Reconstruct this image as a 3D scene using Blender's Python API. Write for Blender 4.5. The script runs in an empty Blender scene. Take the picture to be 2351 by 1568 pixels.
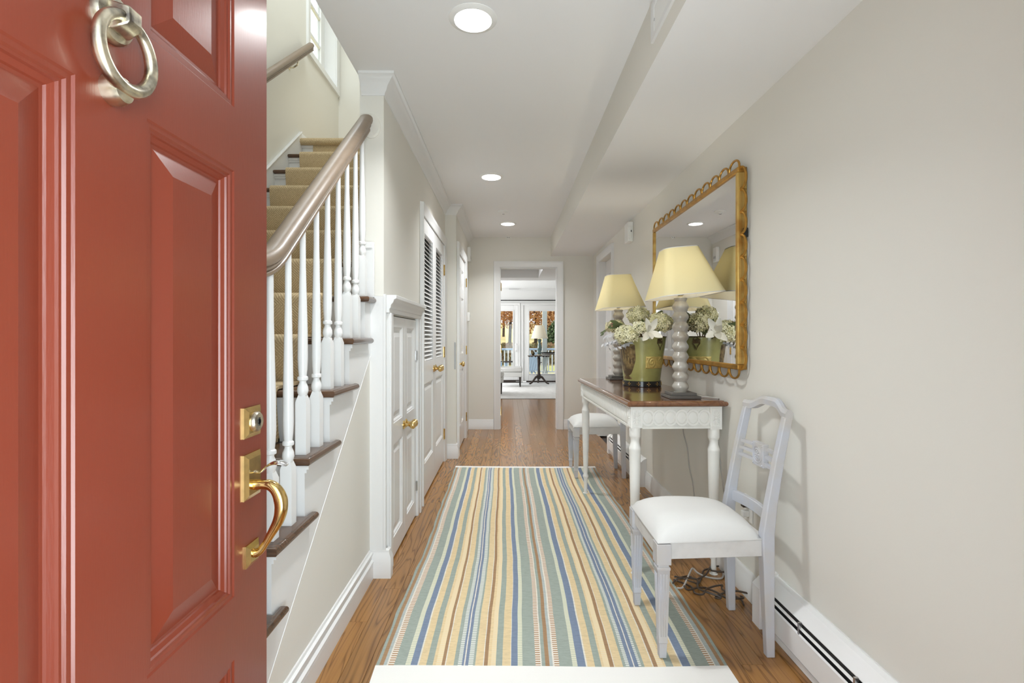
import bpy, bmesh, math, random
from mathutils import Vector, Matrix, Euler
random.seed(7)
S = bpy.context.scene
COL = S.collection
PI = math.pi
# ------------------------------------------------------------------ camera
CH = 1.17                                    # camera height; x right, y down the hall, z up
cam_d = bpy.data.cameras.new('camera')
cam = bpy.data.objects.new('camera', cam_d)
COL.objects.link(cam)
cam.location = (0, 0, CH)
cam.rotation_euler = (PI/2, 0, 0)
cam_d.sensor_width = 36
cam_d.lens = 36*1150/2351
cam_d.shift_x = 0.00404
cam_d.shift_y = -0.00425
cam_d.clip_start = 0.02
cam_d.clip_end = 400
S.camera = cam
# ------------------------------------------------------------------ colour management, world, sun, lights
S.view_settings.view_transform = 'Standard'
S.view_settings.look = 'None'
S.view_settings.gamma = 1
S.view_settings.use_curve_mapping = False
S.view_settings.exposure = 0.27
S.cycles.max_bounces = 12
S.cycles.diffuse_bounces = 7
S.cycles.glossy_bounces = 6
S.cycles.transmission_bounces = 8
S.cycles.transparent_max_bounces = 12
S.cycles.sample_clamp_indirect = 4
S.cycles.caustics_reflective = False
S.cycles.caustics_refractive = False
W = bpy.data.worlds.new('sky'); S.world = W; W.use_nodes = True
bg = W.node_tree.nodes['Background']
bg.inputs[0].default_value = (0.86, 0.94, 1.0, 1); bg.inputs[1].default_value = 1.6

def lamp(name, kind, loc, rot, energy, color=(1, 1, 1), size=0.3, size_y=None, spread=None):
    d = bpy.data.lights.new(name, kind)
    d.energy = energy; d.color = color
    if kind == 'AREA':
        d.size = size
        if size_y: d.shape = 'RECTANGLE'; d.size_y = size_y
        else: d.shape = 'DISK'
        if spread: d.spread = spread
    elif kind == 'POINT': d.shadow_soft_size = size
    elif kind == 'SUN': d.angle = size
    o = bpy.data.objects.new(name, d); COL.objects.link(o)
    o.location = loc; o.rotation_euler = rot
    return o
lamp('sun', 'SUN', (-6, 3, 9), (math.radians(-8), math.radians(-42), 0), 5.2, (1, .95, .86), 0.03)
# added fill behind the camera, tilted up to brighten walls and ceiling
lamp('entrance_fill', 'AREA', (0.10, -0.06, 1.1), (PI/2+math.radians(20), 0, 0), 29, (0.83, 0.945, 1), 0.5, 1.6)
# added fill panel high in the stairwell, facing down to lighten it
lamp('stairwell_fill', 'AREA', (-1.1, 2.6, 4.9), (0, 0, 0), 32, (.86, .95, 1), 0.8, 2.6)
# added panel standing for an unseen side window, brightens the sun room
lamp('sunroom_fill', 'AREA', (-2.05, 11.6, 1.3), (0, math.radians(-76), 0), 84, (.97, .99, 1), 1.3, 2.2)
lamp('middle_room_light', 'AREA', (0.2, 7.6, 2.42), (0, 0, 0), 9, (.93, .975, 1), 0.9, 1.2)
CEIL_LIGHTS = [(-0.139, 1.998), (-0.131, 3.958), (0.0, 5.596)]
for (lx, ly) in CEIL_LIGHTS:
    lamp('downlight', 'AREA', (lx, ly, 2.428), (0, 0, 0), 9.4, (.94, .975, .99), 0.14, spread=math.radians(125))

# ------------------------------------------------------------------ node helpers
def new_mat(name):
    m = bpy.data.materials.new(name); m.use_nodes = True
    nt = m.node_tree
    b = nt.nodes['Principled BSDF']
    return m, nt, b
def mat(name, col, rough=0.5, metal=0.0, var=0.0, vscale=6.0, bump=0.0, bscale=60.0, coat=0.0, spec=0.5, stretch=(1, 1, 1), sub=None, sheen=0.0):
    m, nt, b = new_mat(name)
    b.inputs['Base Color'].default_value = (*col, 1)
    b.inputs['Roughness'].default_value = rough
    b.inputs['Metallic'].default_value = metal
    b.inputs['Coat Weight'].default_value = coat
    b.inputs['Coat Roughness'].default_value = 0.12
    b.inputs['Specular IOR Level'].default_value = spec
    if sheen: b.inputs['Sheen Weight'].default_value = sheen
    tc = nt.nodes.new('ShaderNodeTexCoord'); mp = nt.nodes.new('ShaderNodeMapping')
    mp.inputs['Scale'].default_value = stretch
    nt.links.new(tc.outputs['Object'], mp.inputs['Vector'])
    if var > 0:
        n = nt.nodes.new('ShaderNodeTexNoise'); n.inputs['Scale'].default_value = vscale; n.inputs['Detail'].default_value = 5
        nt.links.new(mp.outputs[0], n.inputs['Vector'])
        r = nt.nodes.new('ShaderNodeMix'); r.data_type = 'RGBA'
        c2 = sub if sub else tuple(max(0, c*(1-var)) for c in col)
        r.inputs[6].default_value = (*col, 1); r.inputs[7].default_value = (*c2, 1)
        mr = nt.nodes.new('ShaderNodeMapRange'); mr.inputs[1].default_value = .42; mr.inputs[2].default_value = .68
        nt.links.new(n.outputs['Fac'], mr.inputs[0]); nt.links.new(mr.outputs[0], r.inputs[0])
        nt.links.new(r.outputs[2], b.inputs['Base Color'])
    if bump > 0:
        n2 = nt.nodes.new('ShaderNodeTexNoise'); n2.inputs['Scale'].default_value = bscale; n2.inputs['Detail'].default_value = 4
        nt.links.new(mp.outputs[0], n2.inputs['Vector'])
        bp = nt.nodes.new('ShaderNodeBump'); bp.inputs['Strength'].default_value = bump; bp.inputs['Distance'].default_value = .004
        nt.links.new(n2.outputs['Fac'], bp.inputs['Height']); nt.links.new(bp.outputs[0], b.inputs['Normal'])
    return m
def emit(name, col, s):
    m, nt, b = new_mat(name)
    b.inputs['Base Color'].default_value = (*col, 1)
    b.inputs['Emission Color'].default_value = (*col, 1); b.inputs['Emission Strength'].default_value = s
    return m
def wood(name, c1, c2, c3, rough, axis='Y', scale=1.0, coat=0.0, rand=True):
    m, nt, b = new_mat(name)
    tc = nt.nodes.new('ShaderNodeTexCoord'); oi = nt.nodes.new('ShaderNodeObjectInfo')
    ad = nt.nodes.new('ShaderNodeVectorMath'); ad.operation = 'ADD'
    ml = nt.nodes.new('ShaderNodeVectorMath'); ml.operation = 'SCALE'; ml.inputs[0].default_value = (3.1, 17.3, 5.7)
    if rand: nt.links.new(oi.outputs['Random'], ml.inputs['Scale'])
    nt.links.new(tc.outputs['Object'], ad.inputs[0]); nt.links.new(ml.outputs[0], ad.inputs[1])
    mp = nt.nodes.new('ShaderNodeMapping')
    sc = {'Y': (14, 1.3, 14), 'X': (1.3, 14, 14), 'Z': (14, 14, 1.3)}[axis]
    mp.inputs['Scale'].default_value = tuple(s*scale for s in sc)
    nt.links.new(ad.outputs[0], mp.inputs['Vector'])
    n = nt.nodes.new('ShaderNodeTexNoise'); n.inputs['Scale'].default_value = 1.0; n.inputs['Detail'].default_value = 1.5; n.inputs['Distortion'].default_value = .4
    nt.links.new(mp.outputs[0], n.inputs['Vector'])
    # rings of a noise field: cathedral grain
    m1 = nt.nodes.new('ShaderNodeMath'); m1.operation = 'MULTIPLY'; m1.inputs[1].default_value = 20
    nt.links.new(n.outputs['Fac'], m1.inputs[0])
    fr = nt.nodes.new('ShaderNodeMath'); fr.operation = 'PINGPONG'; fr.inputs[1].default_value = 1
    nt.links.new(m1.outputs[0], fr.inputs[0])
    pw = nt.nodes.new('ShaderNodeMath'); pw.operation = 'POWER'; pw.inputs[1].default_value = 4.0
    nt.links.new(fr.outputs[0], pw.inputs[0])
    mp2 = nt.nodes.new('ShaderNodeMapping')
    sc2 = {'Y': (240, 5, 240), 'X': (5, 240, 240), 'Z': (240, 240, 5)}[axis]
    mp2.inputs['Scale'].default_value = sc2
    nt.links.new(ad.outputs[0], mp2.inputs['Vector'])
    n2 = nt.nodes.new('ShaderNodeTexNoise'); n2.inputs['Scale'].default_value = 1; n2.inputs['Detail'].default_value = 3
    nt.links.new(mp2.outputs[0], n2.inputs['Vector'])
    mx = nt.nodes.new('ShaderNodeMix'); mx.data_type = 'RGBA'; mx.inputs[6].default_value = (*c1, 1); mx.inputs[7].default_value = (*c2, 1)
    nt.links.new(pw.outputs[0], mx.inputs[0])
    mx2 = nt.nodes.new('ShaderNodeMix'); mx2.data_type = 'RGBA'; mx2.inputs[7].default_value = (*c3, 1)
    mr = nt.nodes.new('ShaderNodeMapRange'); mr.inputs[1].default_value = .5; mr.inputs[2].default_value = .75; mr.inputs[4].default_value = .55
    nt.links.new(n2.outputs['Fac'], mr.inputs[0]); nt.links.new(mr.outputs[0], mx2.inputs[0]); nt.links.new(mx.outputs[2], mx2.inputs[6])
    hs = nt.nodes.new('ShaderNodeHueSaturation')
    mr2 = nt.nodes.new('ShaderNodeMapRange'); mr2.inputs[3].default_value = .82; mr2.inputs[4].default_value = 1.14
    if rand: nt.links.new(oi.outputs['Random'], mr2.inputs[0])
    else: mr2.inputs[0].default_value = .5
    nt.links.new(mr2.outputs[0], hs.inputs['Value']); nt.links.new(mx2.outputs[2], hs.inputs['Color'])
    nt.links.new(hs.outputs[0], b.inputs['Base Color'])
    b.inputs['Roughness'].default_value = rough; b.inputs['Coat Weight'].default_value = coat; b.inputs['Coat Roughness'].default_value = .1
    return m
def glass(name, tint=(.97, .99, .99), refl=.06):
    m, nt, b = new_mat(name)
    out = nt.nodes['Material Output']; nt.nodes.remove(b)
    t = nt.nodes.new('ShaderNodeBsdfTransparent'); t.inputs[0].default_value = (*tint, 1)
    g = nt.nodes.new('ShaderNodeBsdfGlossy'); g.inputs['Roughness'].default_value = .01
    lw = nt.nodes.new('ShaderNodeLayerWeight'); lw.inputs[0].default_value = .5
    p4 = nt.nodes.new('ShaderNodeMath'); p4.operation = 'POWER'; p4.inputs[1].default_value = 4
    fr = nt.nodes.new('ShaderNodeMath'); fr.operation = 'MULTIPLY_ADD'; fr.inputs[1].default_value = .18; fr.inputs[2].default_value = .01
    nt.links.new(lw.outputs['Facing'], p4.inputs[0]); nt.links.new(p4.outputs[0], fr.inputs[0])
    mx = nt.nodes.new('ShaderNodeMixShader')
    nt.links.new(fr.outputs[0], mx.inputs[0]); nt.links.new(t.outputs[0], mx.inputs[1]); nt.links.new(g.outputs[0], mx.inputs[2])
    nt.links.new(mx.outputs[0], out.inputs[0])
    return m
def shade_mat(name, col):
    m, nt, b = new_mat(name)
    out = nt.nodes['Material Output']
    b.inputs['Base Color'].default_value = (*col, 1); b.inputs['Roughness'].default_value = .8
    t = nt.nodes.new('ShaderNodeBsdfTranslucent'); t.inputs[0].default_value = (*col, 1)
    mx = nt.nodes.new('ShaderNodeMixShader'); mx.inputs[0].default_value = .42
    tc = nt.nodes.new('ShaderNodeTexCoord'); mp = nt.nodes.new('ShaderNodeMapping'); mp.inputs['Scale'].default_value = (90, 90, 900)
    n = nt.nodes.new('ShaderNodeTexNoise'); n.inputs['Scale'].default_value = 1.0
    bp = nt.nodes.new('ShaderNodeBump'); bp.inputs['Strength'].default_value = .12; bp.inputs['Distance'].default_value = .002
    nt.links.new(tc.outputs['Object'], mp.inputs[0]); nt.links.new(mp.outputs[0], n.inputs['Vector']); nt.links.new(n.outputs['Fac'], bp.inputs['Height']); nt.links.new(bp.outputs[0], b.inputs['Normal'])
    nt.links.new(b.outputs[0], mx.inputs[1]); nt.links.new(t.outputs[0], mx.inputs[2]); nt.links.new(mx.outputs[0], out.inputs[0])
    return m
def dash_mat(name, ca, cb, period, duty, axis=1):
    m, nt, b = new_mat(name)
    tc = nt.nodes.new('ShaderNodeTexCoord'); sx = nt.nodes.new('ShaderNodeSeparateXYZ')
    nt.links.new(tc.outputs['Object'], sx.inputs[0])
    d = nt.nodes.new('ShaderNodeMath'); d.operation = 'DIVIDE'; d.inputs[1].default_value = period
    nt.links.new(sx.outputs[axis], d.inputs[0])
    f = nt.nodes.new('ShaderNodeMath'); f.operation = 'FRACT'; nt.links.new(d.outputs[0], f.inputs[0])
    g = nt.nodes.new('ShaderNodeMath'); g.operation = 'LESS_THAN'; g.inputs[1].default_value = duty; nt.links.new(f.outputs[0], g.inputs[0])
    mx = nt.nodes.new('ShaderNodeMix'); mx.data_type = 'RGBA'; mx.inputs[6].default_value = (*ca, 1); mx.inputs[7].default_value = (*cb, 1)
    nt.links.new(g.outputs[0], mx.inputs[0]); nt.links.new(mx.outputs[2], b.inputs['Base Color'])
    b.inputs['Roughness'].default_value = .95; b.inputs['Specular IOR Level'].default_value = .1
    return m
def runner_mat():
    m, nt, b = new_mat('stair_carpet')
    uv = nt.nodes.new('ShaderNodeUVMap'); sx = nt.nodes.new('ShaderNodeSeparateXYZ'); nt.links.new(uv.outputs[0], sx.inputs[0])
    def math_(op, a, v=None):
        n = nt.nodes.new('ShaderNodeMath'); n.operation = op
        if hasattr(a, 'is_output'): nt.links.new(a, n.inputs[0])
        else: n.inputs[0].default_value = a
        if v is not None:
            if hasattr(v, 'is_output'): nt.links.new(v, n.inputs[1])
            else: n.inputs[1].default_value = v
        return n.outputs[0]
    pu = math_('PINGPONG', sx.outputs[0], .0976); pv = math_('PINGPONG', sx.outputs[1], .0976)
    s = math_('ADD', pu, pv)
    st = math_('PINGPONG', s, .0066)
    f = math_('DIVIDE', st, .0066)
    # weave knots break the stripes up
    kn = nt.nodes.new('ShaderNodeTexVoronoi'); kn.inputs['Scale'].default_value = 170; nt.links.new(uv.outputs[0], kn.inputs['Vector'])
    f2 = math_('MULTIPLY', f, math_('SUBTRACT', 1.15, kn.outputs['Distance']))
    mx = nt.nodes.new('ShaderNodeMix'); mx.data_type = 'RGBA'
    mx.inputs[6].default_value = (.40, .30, .175, 1); mx.inputs[7].default_value = (.70, .56, .35, 1)
    nt.links.new(f2, mx.inputs[0]); nt.links.new(mx.outputs[2], b.inputs['Base Color'])
    bp = nt.nodes.new('ShaderNodeBump'); bp.inputs['Strength'].default_value = .5; bp.inputs['Distance'].default_value = .003
    nt.links.new(f2, bp.inputs['Height']); nt.links.new(bp.outputs[0], b.inputs['Normal'])
    b.inputs['Roughness'].default_value = .95; b.inputs['Specular IOR Level'].default_value = .1
    return m

M = {}
M['wall'] = mat('wall_paint', (.735, .715, .66), .85, bump=.05, bscale=220)
M['ceil'] = mat('ceiling_paint', (.84, .84, .84), .9, bump=.04, bscale=180)
M['trim'] = mat('trim_paint', (.765, .765, .76), .34)
M['doorwhite'] = mat('door_paint', (.785, .785, .785), .28)
M['red'] = mat('red_gloss_paint', (.180, .030, .0135), .31, bump=.045, bscale=30, stretch=(14, 14, 1.2), coat=.12)
M['brass'] = mat('polished_brass', (.83, .60, .25), .13, 1.0, var=.25, vscale=30)
M['oldbrass'] = mat('worn_brass', (.82, .76, .60), .30, 1.0, var=.5, vscale=34, sub=(.17, .15, .13))
M['chrome'] = mat('chrome', (.75, .75, .76), .12, 1.0)
M['nickel'] = mat('steel_hinge', (.55, .55, .56), .3, 1.0)
M['steel'] = mat('dull_steel', (.32, .32, .32), .4, .8)
M['oak'] = wood('oak_plank', (.325, .155, .044), (.15, .062, .015), (.22, .095, .026), .26, 'Y', 1.0, coat=.2)
M['tread'] = wood('walnut_tread', (.10, .05, .026), (.05, .025, .013), (.045, .022, .012), .25, 'X', 1.0, coat=.3)
M['railwood'] = wood('handrail_wood', (.235, .172, .122), (.215, .156, .108), (.20, .144, .098), .42, 'Y', .35, coat=.12, rand=False)
M['mahogany'] = wood('mahogany', (.19, .078, .032), (.125, .048, .019), (.10, .04, .016), .10, 'Y', .6, coat=.8, rand=False)
M['darkwood'] = mat('dark_wood', (.035, .02, .014), .35, var=.4, vscale=20)
M['runner'] = runner_mat()
M['cream'] = mat('cream_paint', (.85, .84, .80), .42, var=.04, vscale=12)
M['gapglaze'] = mat('gap_shaded_glaze', (.40, .385, .35), .5)  # glaze darkened: shade of the gaps between reeds is in the colour
M['glaze'] = mat('aged_shaded_glaze', (.76, .75, .705), .5, var=.12, vscale=20)  # aged glaze, also toned down so the recess behind the rings looks shaded
M['chairpaint'] = mat('blue_grey_paint', (.525, .54, .59), .5, var=.3, vscale=9, sub=(.53, .51, .49))
M['chairrail'] = mat('grey_paint', (.66, .65, .635), .55, var=.15, vscale=14)
M['cushion'] = mat('white_linen', (.71, .705, .69), .9, bump=.25, bscale=500, sheen=.2)
M['gold'] = mat('gilt', (.50, .27, .06), .38, .85, var=.35, vscale=22)
M['goldflat'] = mat('gilt_leaf', (.62, .42, .13), .4, .75, var=.35, vscale=14, sub=(.42, .22, .05))
M['mirror'] = mat('mirror_silver', (.86, .87, .88), .005, 1.0)
M['black'] = mat('black', (.012, .012, .012), .5)
M['blackgloss'] = mat('black_lacquer', (.018, .016, .014), .2, var=.2)
M['bobbin'] = mat('distressed_grey_paint', (.43, .405, .36), .3, var=.35, vscale=16, sub=(.31, .27, .22), coat=.3)
M['lampbase'] = mat('dark_grey_stain', (.10, .09, .08), .4)
M['shade'] = shade_mat('linen_shade', (.95, .87, .56))
M['shadelining'] = shade_mat('shade_lining', (.95, .93, .86))
M['shadewhite'] = shade_mat('white_shade', (.92, .89, .80))
M['bulb'] = emit('bulb', (1, .9, .72), 6)
M['green'] = mat('olive_tin', (.36, .345, .115), .34, var=.35, vscale=7, sub=(.25, .235, .07), coat=.3)
M['tinrim'] = mat('dark_tin', (.10, .07, .03), .35, .5, var=.3)
M['urn'] = mat('painted_umber', (.075, .045, .017), .35, var=.85, vscale=26, sub=(.28, .19, .07))
M['urngold'] = mat('painted_ochre', (.30, .21, .08), .4, var=.6, vscale=60, sub=(.11, .07, .025))
M['plaque'] = mat('embossed_gold', (.62, .47, .15), .4, .3, var=.25, vscale=40)
M['petal'] = mat('hydrangea_petal', (.88, .85, .60), .7, var=.4, vscale=22, sub=(.74, .70, .38))
M['petal2'] = mat('hydrangea_petal_tan', (.76, .70, .44), .75, var=.45, vscale=24, sub=(.56, .52, .24))
M['lily'] = mat('lily_petal', (.87, .84, .74), .6)
M['leaf'] = mat('leaf_green', (.12, .155, .06), .5, var=.4, vscale=18)
M['stemm'] = mat('twig', (.22, .15, .07), .7)
M['berry'] = mat('berry', (.50, .22, .17), .4, var=.3)
M['silver'] = mat('silver_ribbon', (.80, .80, .83), .25, .35)
M['heater'] = mat('heater_enamel', (.85, .85, .845), .4)
M['fin'] = mat('dark_fins', (.02, .02, .02), .6)
M['plastic'] = mat('white_plastic', (.84, .84, .82), .45)
M['lens'] = emit('lit_diffuser', (1, .97, .92), 14)
M['hem'] = mat('white_hem', (.82, .80, .77), .95, bump=.2, bscale=300)
M['cable'] = mat('brown_cable', (.05, .032, .02), .5)
M['twine'] = mat('twisted_grey_cord', (.42, .40, .37), .7)
M['glass'] = glass('window_glass')
M['lightrug'] = mat('pale_carpet', (.74, .73, .72), .95, var=.22, vscale=9, stretch=(1, 2.2, 1), sub=(.58, .57, .56))
M['bluedeck'] = mat('blue_grey_outdoor_paint', (.33, .41, .52), .5)
M['greypost'] = mat('grey_porch_paint', (.375, .385, .375), .6)
M['teal'] = mat('teal_glaze', (.09, .16, .16), .15, var=.4, vscale=12, coat=.5)
M['concrete'] = mat('porch_stone', (.45, .44, .42), .9, var=.2)
M['grass'] = mat('autumn_lawn', (.42, .33, .15), .95, var=.5, vscale=.5, sub=(.24, .25, .08))
M['hedge'] = mat('russet_hedge', (.16, .085, .04), .9, var=.5, vscale=3, sub=(.10, .11, .04))
M['bark'] = mat('bark', (.085, .06, .045), .9, var=.4)
M['orangeleaf'] = mat('orange_leaf', (.60, .28, .09), .7, var=.55, vscale=2.6, sub=(.74, .50, .26))
M['russetleaf'] = mat('russet_leaf', (.48, .22, .10), .7, var=.5, vscale=2.6, sub=(.68, .48, .30))
M['pine'] = mat('pine_needles', (.07, .11, .035), .8, var=.4, vscale=2)
M['dark'] = mat('closet_shade', (.25, .24, .22), .9)  # dark colour stands in for the shade inside the closets

# ------------------------------------------------------------------ mesh builder
class MB:
    def __init__(s): s.v = []; s.f = []; s.mi = []; s.uv = {}
    def add(s, vs, fs, mi=0):
        o = len(s.v); s.v += [tuple(v) for v in vs]
        for f in fs: s.f.append([i+o for i in f]); s.mi.append(mi)
        return s
    def box(s, x0, x1, y0, y1, z0, z1, mi=0):
        vs = [(x, y, z) for x in (x0, x1) for y in (y0, y1) for z in (z0, z1)]
        return s.add(vs, [(0, 1, 3, 2), (4, 6, 7, 5), (0, 4, 5, 1), (2, 3, 7, 6), (0, 2, 6, 4), (1, 5, 7, 3)], mi)
    def hexa(s, bot, top, mi=0):
        vs = list(bot)+list(top)
        return s.add(vs, [(3, 2, 1, 0), (4, 5, 6, 7)]+[(i, (i+1) % 4, 4+(i+1) % 4, 4+i) for i in range(4)], mi)
    def loops(s, L, close=True, cap0=True, cap1=True, mi=0):
        n = len(L[0]); vs = [p for l in L for p in l]; fs = []
        for k in range(len(L)-1):
            for i in range(n if close else n-1):
                j = (i+1) % n
                fs.append((k*n+i, k*n+j, (k+1)*n+j, (k+1)*n+i))
        if cap0: fs.append(tuple(range(n-1, -1, -1)))
        if cap1: fs.append(tuple((len(L)-1)*n+i for i in range(n)))
        return s.add(vs, fs, mi)
    def lathe(s, prof, c=(0, 0, 0), seg=20, mat4=None, mi=0, sx=1, sy=1):
        L = []
        for (r, z) in prof:
            l = []
            for i in range(seg):
                a = 2*PI*i/seg; p = Vector((r*math.cos(a)*sx, r*math.sin(a)*sy, z))
                if mat4: p = mat4 @ p
                l.append((p.x+c[0], p.y+c[1], p.z+c[2]))
            L.append(l)
        return s.loops(L, True, prof[0][0] > 1e-5, prof[-1][0] > 1e-5, mi)
    def tube(s, pts, r, seg=8, closed=False, mi=0, flat=1.0):
        pts = [Vector(p) for p in pts]; n = len(pts); L = []; up = None
        for i in range(n):
            if closed: t = pts[(i+1) % n]-pts[i-1]
            else: t = pts[min(i+1, n-1)]-pts[max(i-1, 0)]
            if t.length < 1e-9: t = Vector((0, 0, 1))
            t.normalize()
            if up is None:
                up = Vector((0, 0, 1)) if abs(t.z) < .9 else Vector((1, 0, 0))
            u = (up-t*up.dot(t)); u.normalize(); w = t.cross(u); up = u
            rr = r[i] if isinstance(r, (list, tuple)) else r
            L.append([tuple(pts[i]+u*rr*flat*math.cos(2*PI*k/seg)+w*rr*math.sin(2*PI*k/seg)) for k in range(seg)])
        if closed: L.append(L[0])
        return s.loops(L, True, not closed, not closed, mi)
    def prism(s, poly, f0, f1, mi=0):
        return s.loops([[f0(*p) for p in poly], [f1(*p) for p in poly]], mi=mi)
    def sweep(s, path, prof, mp, closed=False, capped=True, mi=0):
        """path in 2d, profile (d along left normal, t out of plane); mp(a, b, t) -> xyz; mitred corners"""
        n = len(path); L = []
        for i in range(n):
            p = Vector(path[i])
            def nrm(a, b):
                d = Vector(b)-Vector(a); d.normalize(); return Vector((-d.y, d.x))
            if closed: n0 = nrm(path[i-1], path[i]); n1 = nrm(path[i], path[(i+1) % n])
            else:
                n0 = nrm(path[max(i-1, 0)], path[max(i-1, 0)+1]); n1 = nrm(path[min(i, n-2)], path[min(i, n-2)+1])
            mv = n0+n1; mv = mv/max(.2, mv.dot(n0)) if mv.length > 1e-6 else n0
            L.append([mp(*(p+mv*d), t) for (d, t) in prof])
        if closed: L.append(L[0])
        return s.loops(L, True, not closed and capped, not closed and capped, mi)
    def xf(s, m):
        s.v = [tuple(m @ Vector(p)) for p in s.v]; return s
    def build(s, name, mats, parent=None, loc=None, rot=None, bev=0, angle=38, smooth=True, sub=0):
        me = bpy.data.meshes.new(name); me.from_pydata(s.v, [], s.f)
        if not isinstance(mats, (list, tuple)): mats = [mats]
        for m in mats: me.materials.append(m)
        if len(mats) > 1: me.polygons.foreach_set('material_index', s.mi)
        bm = bmesh.new(); bm.from_mesh(me)
        bmesh.ops.recalc_face_normals(bm, faces=bm.faces)
        bm.to_mesh(me); bm.free()
        if smooth:
            me.polygons.foreach_set('use_smooth', [True]*len(me.polygons))
            me.set_sharp_from_angle(angle=math.radians(angle))
        o = bpy.data.objects.new(name, me); COL.objects.link(o)
        if parent: o.parent = parent
        if loc: o.location = loc
        if rot: o.rotation_euler = rot
        if bev:
            b = o.modifiers.new('bevel', 'BEVEL'); b.width = bev; b.segments = 2; b.limit_method = 'ANGLE'; b.angle_limit = math.radians(40)
        if sub:
            q = o.modifiers.new('subd', 'SUBSURF'); q.levels = sub; q.render_levels = sub
        return o
def spline(pts, n=6):
    P = [Vector(p) for p in pts]; P = [P[0]]+P+[P[-1]]; out = []
    for i in range(1, len(P)-2):
        a, b, c, d = P[i-1], P[i], P[i+1], P[i+2]
        for k in range(n):
            t = k/n
            out.append(.5*((2*b)+(c-a)*t+(2*a-5*b+4*c-d)*t*t+(3*b-a-3*c+d)*t**3))
    out.append(P[-2]); return out
def offset_poly(poly, d):
    """inset a counter-clockwise polygon by d"""
    n = len(poly); out = []
    for i in range(n):
        p0, p1, p2 = Vector(poly[i-1]), Vector(poly[i]), Vector(poly[(i+1) % n])
        a = (p1-p0).normalized(); b = (p2-p1).normalized()
        n0 = Vector((-a.y, a.x)); n1 = Vector((-b.y, b.x)); m = n0+n1; m = m/max(.3, m.dot(n0))
        out.append(tuple(p1+m*d))
    return out
def round_slab(mb, poly, z0, z1, steps=4, r=None):
    r = r or (z1-z0)/2; L = []
    for k in range(steps+1):
        a = PI/2*k/steps; L.append([(x, y, z0+r-r*math.cos(a)) for x, y in offset_poly(poly, r*(1-math.sin(a)))])
    for k in range(steps+1):
        a = PI/2*k/steps; L.append([(x, y, z1-r+r*math.sin(a)) for x, y in offset_poly(poly, r*(1-math.cos(a)))])
    return mb.loops(L)
def tag(o, label=None, cat=None, group=None, kind=None):
    if label: o['label'] = label
    if cat: o['category'] = cat
    if group: o['group'] = group
    if kind: o['kind'] = kind
    return o
def empty(name, loc=(0, 0, 0), rz=0.0, label=None, cat=None, group=None, kind=None):
    o = bpy.data.objects.new(name, None); COL.objects.link(o); o.location = loc; o.rotation_euler = (0, 0, rz)
    o.empty_display_size = .05
    return tag(o, label, cat, group, kind)
def copy_part(o, parent=None, loc=None, rot=None, name=None):
    c = o.copy(); COL.objects.link(c)
    if parent: c.parent = parent
    if loc: c.location = loc
    if rot: c.rotation_euler = rot
    return c
def copy_tree(o, loc, label, group=None, rz=None):
    c = o.copy(); COL.objects.link(c); c.location = loc; c['label'] = label
    if group: c['group'] = group
    if rz is not None: c.rotation_euler = (0, 0, rz)
    for ch in list(o.children):
        d = ch.copy(); COL.objects.link(d); d.parent = c
        for g in list(ch.children):
            e = g.copy(); COL.objects.link(e); e.parent = d
    return c
def struct(mb, name, m, label, cat, parent=None, **k):
    o = mb.build(name, m, parent, **k)
    return tag(o, label, cat, kind='structure')

# ------------------------------------------------------------------ room shell
WR = 1.085       # right wall face
XS = -0.607      # closet wall face, hall side
XT = -0.725      # closet wall face, stair side
YC = 2.45        # wall end beside the stair
YP = 4.84        # projecting wall in front of the panelled door
XP = -0.50
YE = 6.37        # end wall
HC = 2.44
LW = -1.65       # stairwell left wall
YF = 13.06       # sun room window wall
B = MB
fl = B().box(-1.8, 1.25, .13, 6.5, -.1, -.016); fl.box(-2.3, 2.7, 6.5, YF+.1, -.1, -.016)
floor = struct(fl, 'floor', M['darkwood'], 'brown oak strip floor running down the hallway', 'floor')
planks = {}
random.seed(11)
pw = .083
cnt = 0
def plank(x, y0, y1):
    ln = round(y1-y0, 2); wd = pw-.0011
    if ln not in planks:
        mb = B()
        L = [[(0, 0, -.016), (wd, 0, -.016), (wd, ln-.001, -.016), (0, ln-.001, -.016)],
             [(0, 0, -.0004), (wd, 0, -.0004), (wd, ln-.001, -.0004), (0, ln-.001, -.0004)],
             [(.0004, .0004, 0), (wd-.0004, .0004, 0), (wd-.0004, ln-.0014, 0), (.0004, ln-.0014, 0)]]
        mb.loops(L)
        planks[ln] = mb.build('plank', M['oak'], floor, loc=(x, y0, 0))
    else:
        copy_part(planks[ln], floor, (x, y0, 0))
x = -.66
while x < 1.08:
    y = .3; k = 0
    cuts = [.3]
    while y < 9.4:
        y = round(y+random.choice([.7, .9, 1.1, 1.3, 1.5])*1.35, 2)
        cuts.append(min(y, 9.47))
    if cuts[-1] < 9.47: cuts.append(9.47)
    for a, b_ in zip(cuts, cuts[1:]):
        if b_-a > .05: plank(x, a, b_)
    x += pw

# right wall with its doorway (y 5.19-5.92)
DR0, DR1, DRH = 5.20, 5.93, 2.06
wr = B().box(WR, WR+.12, .13, DR0, 0, 2.72).box(WR, WR+.12, DR1, 6.49, 0, 2.72).box(WR, WR+.12, DR0, DR1, DRH, 2.72)
struct(wr, 'wall_right', M['wall'], 'long warm white right wall holding the gilt mirror', 'wall')
# front wall with the entrance
wf = B().box(-1.8, -.62, .13, .27, 0, 5.1).box(.37, 1.2, .13, .27, 0, 2.72).box(-.62, .37, .13, .27, 2.07, 5.1)
struct(wf, 'wall_front', M['wall'], 'wall around the entrance opening behind the red door', 'wall')
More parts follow.
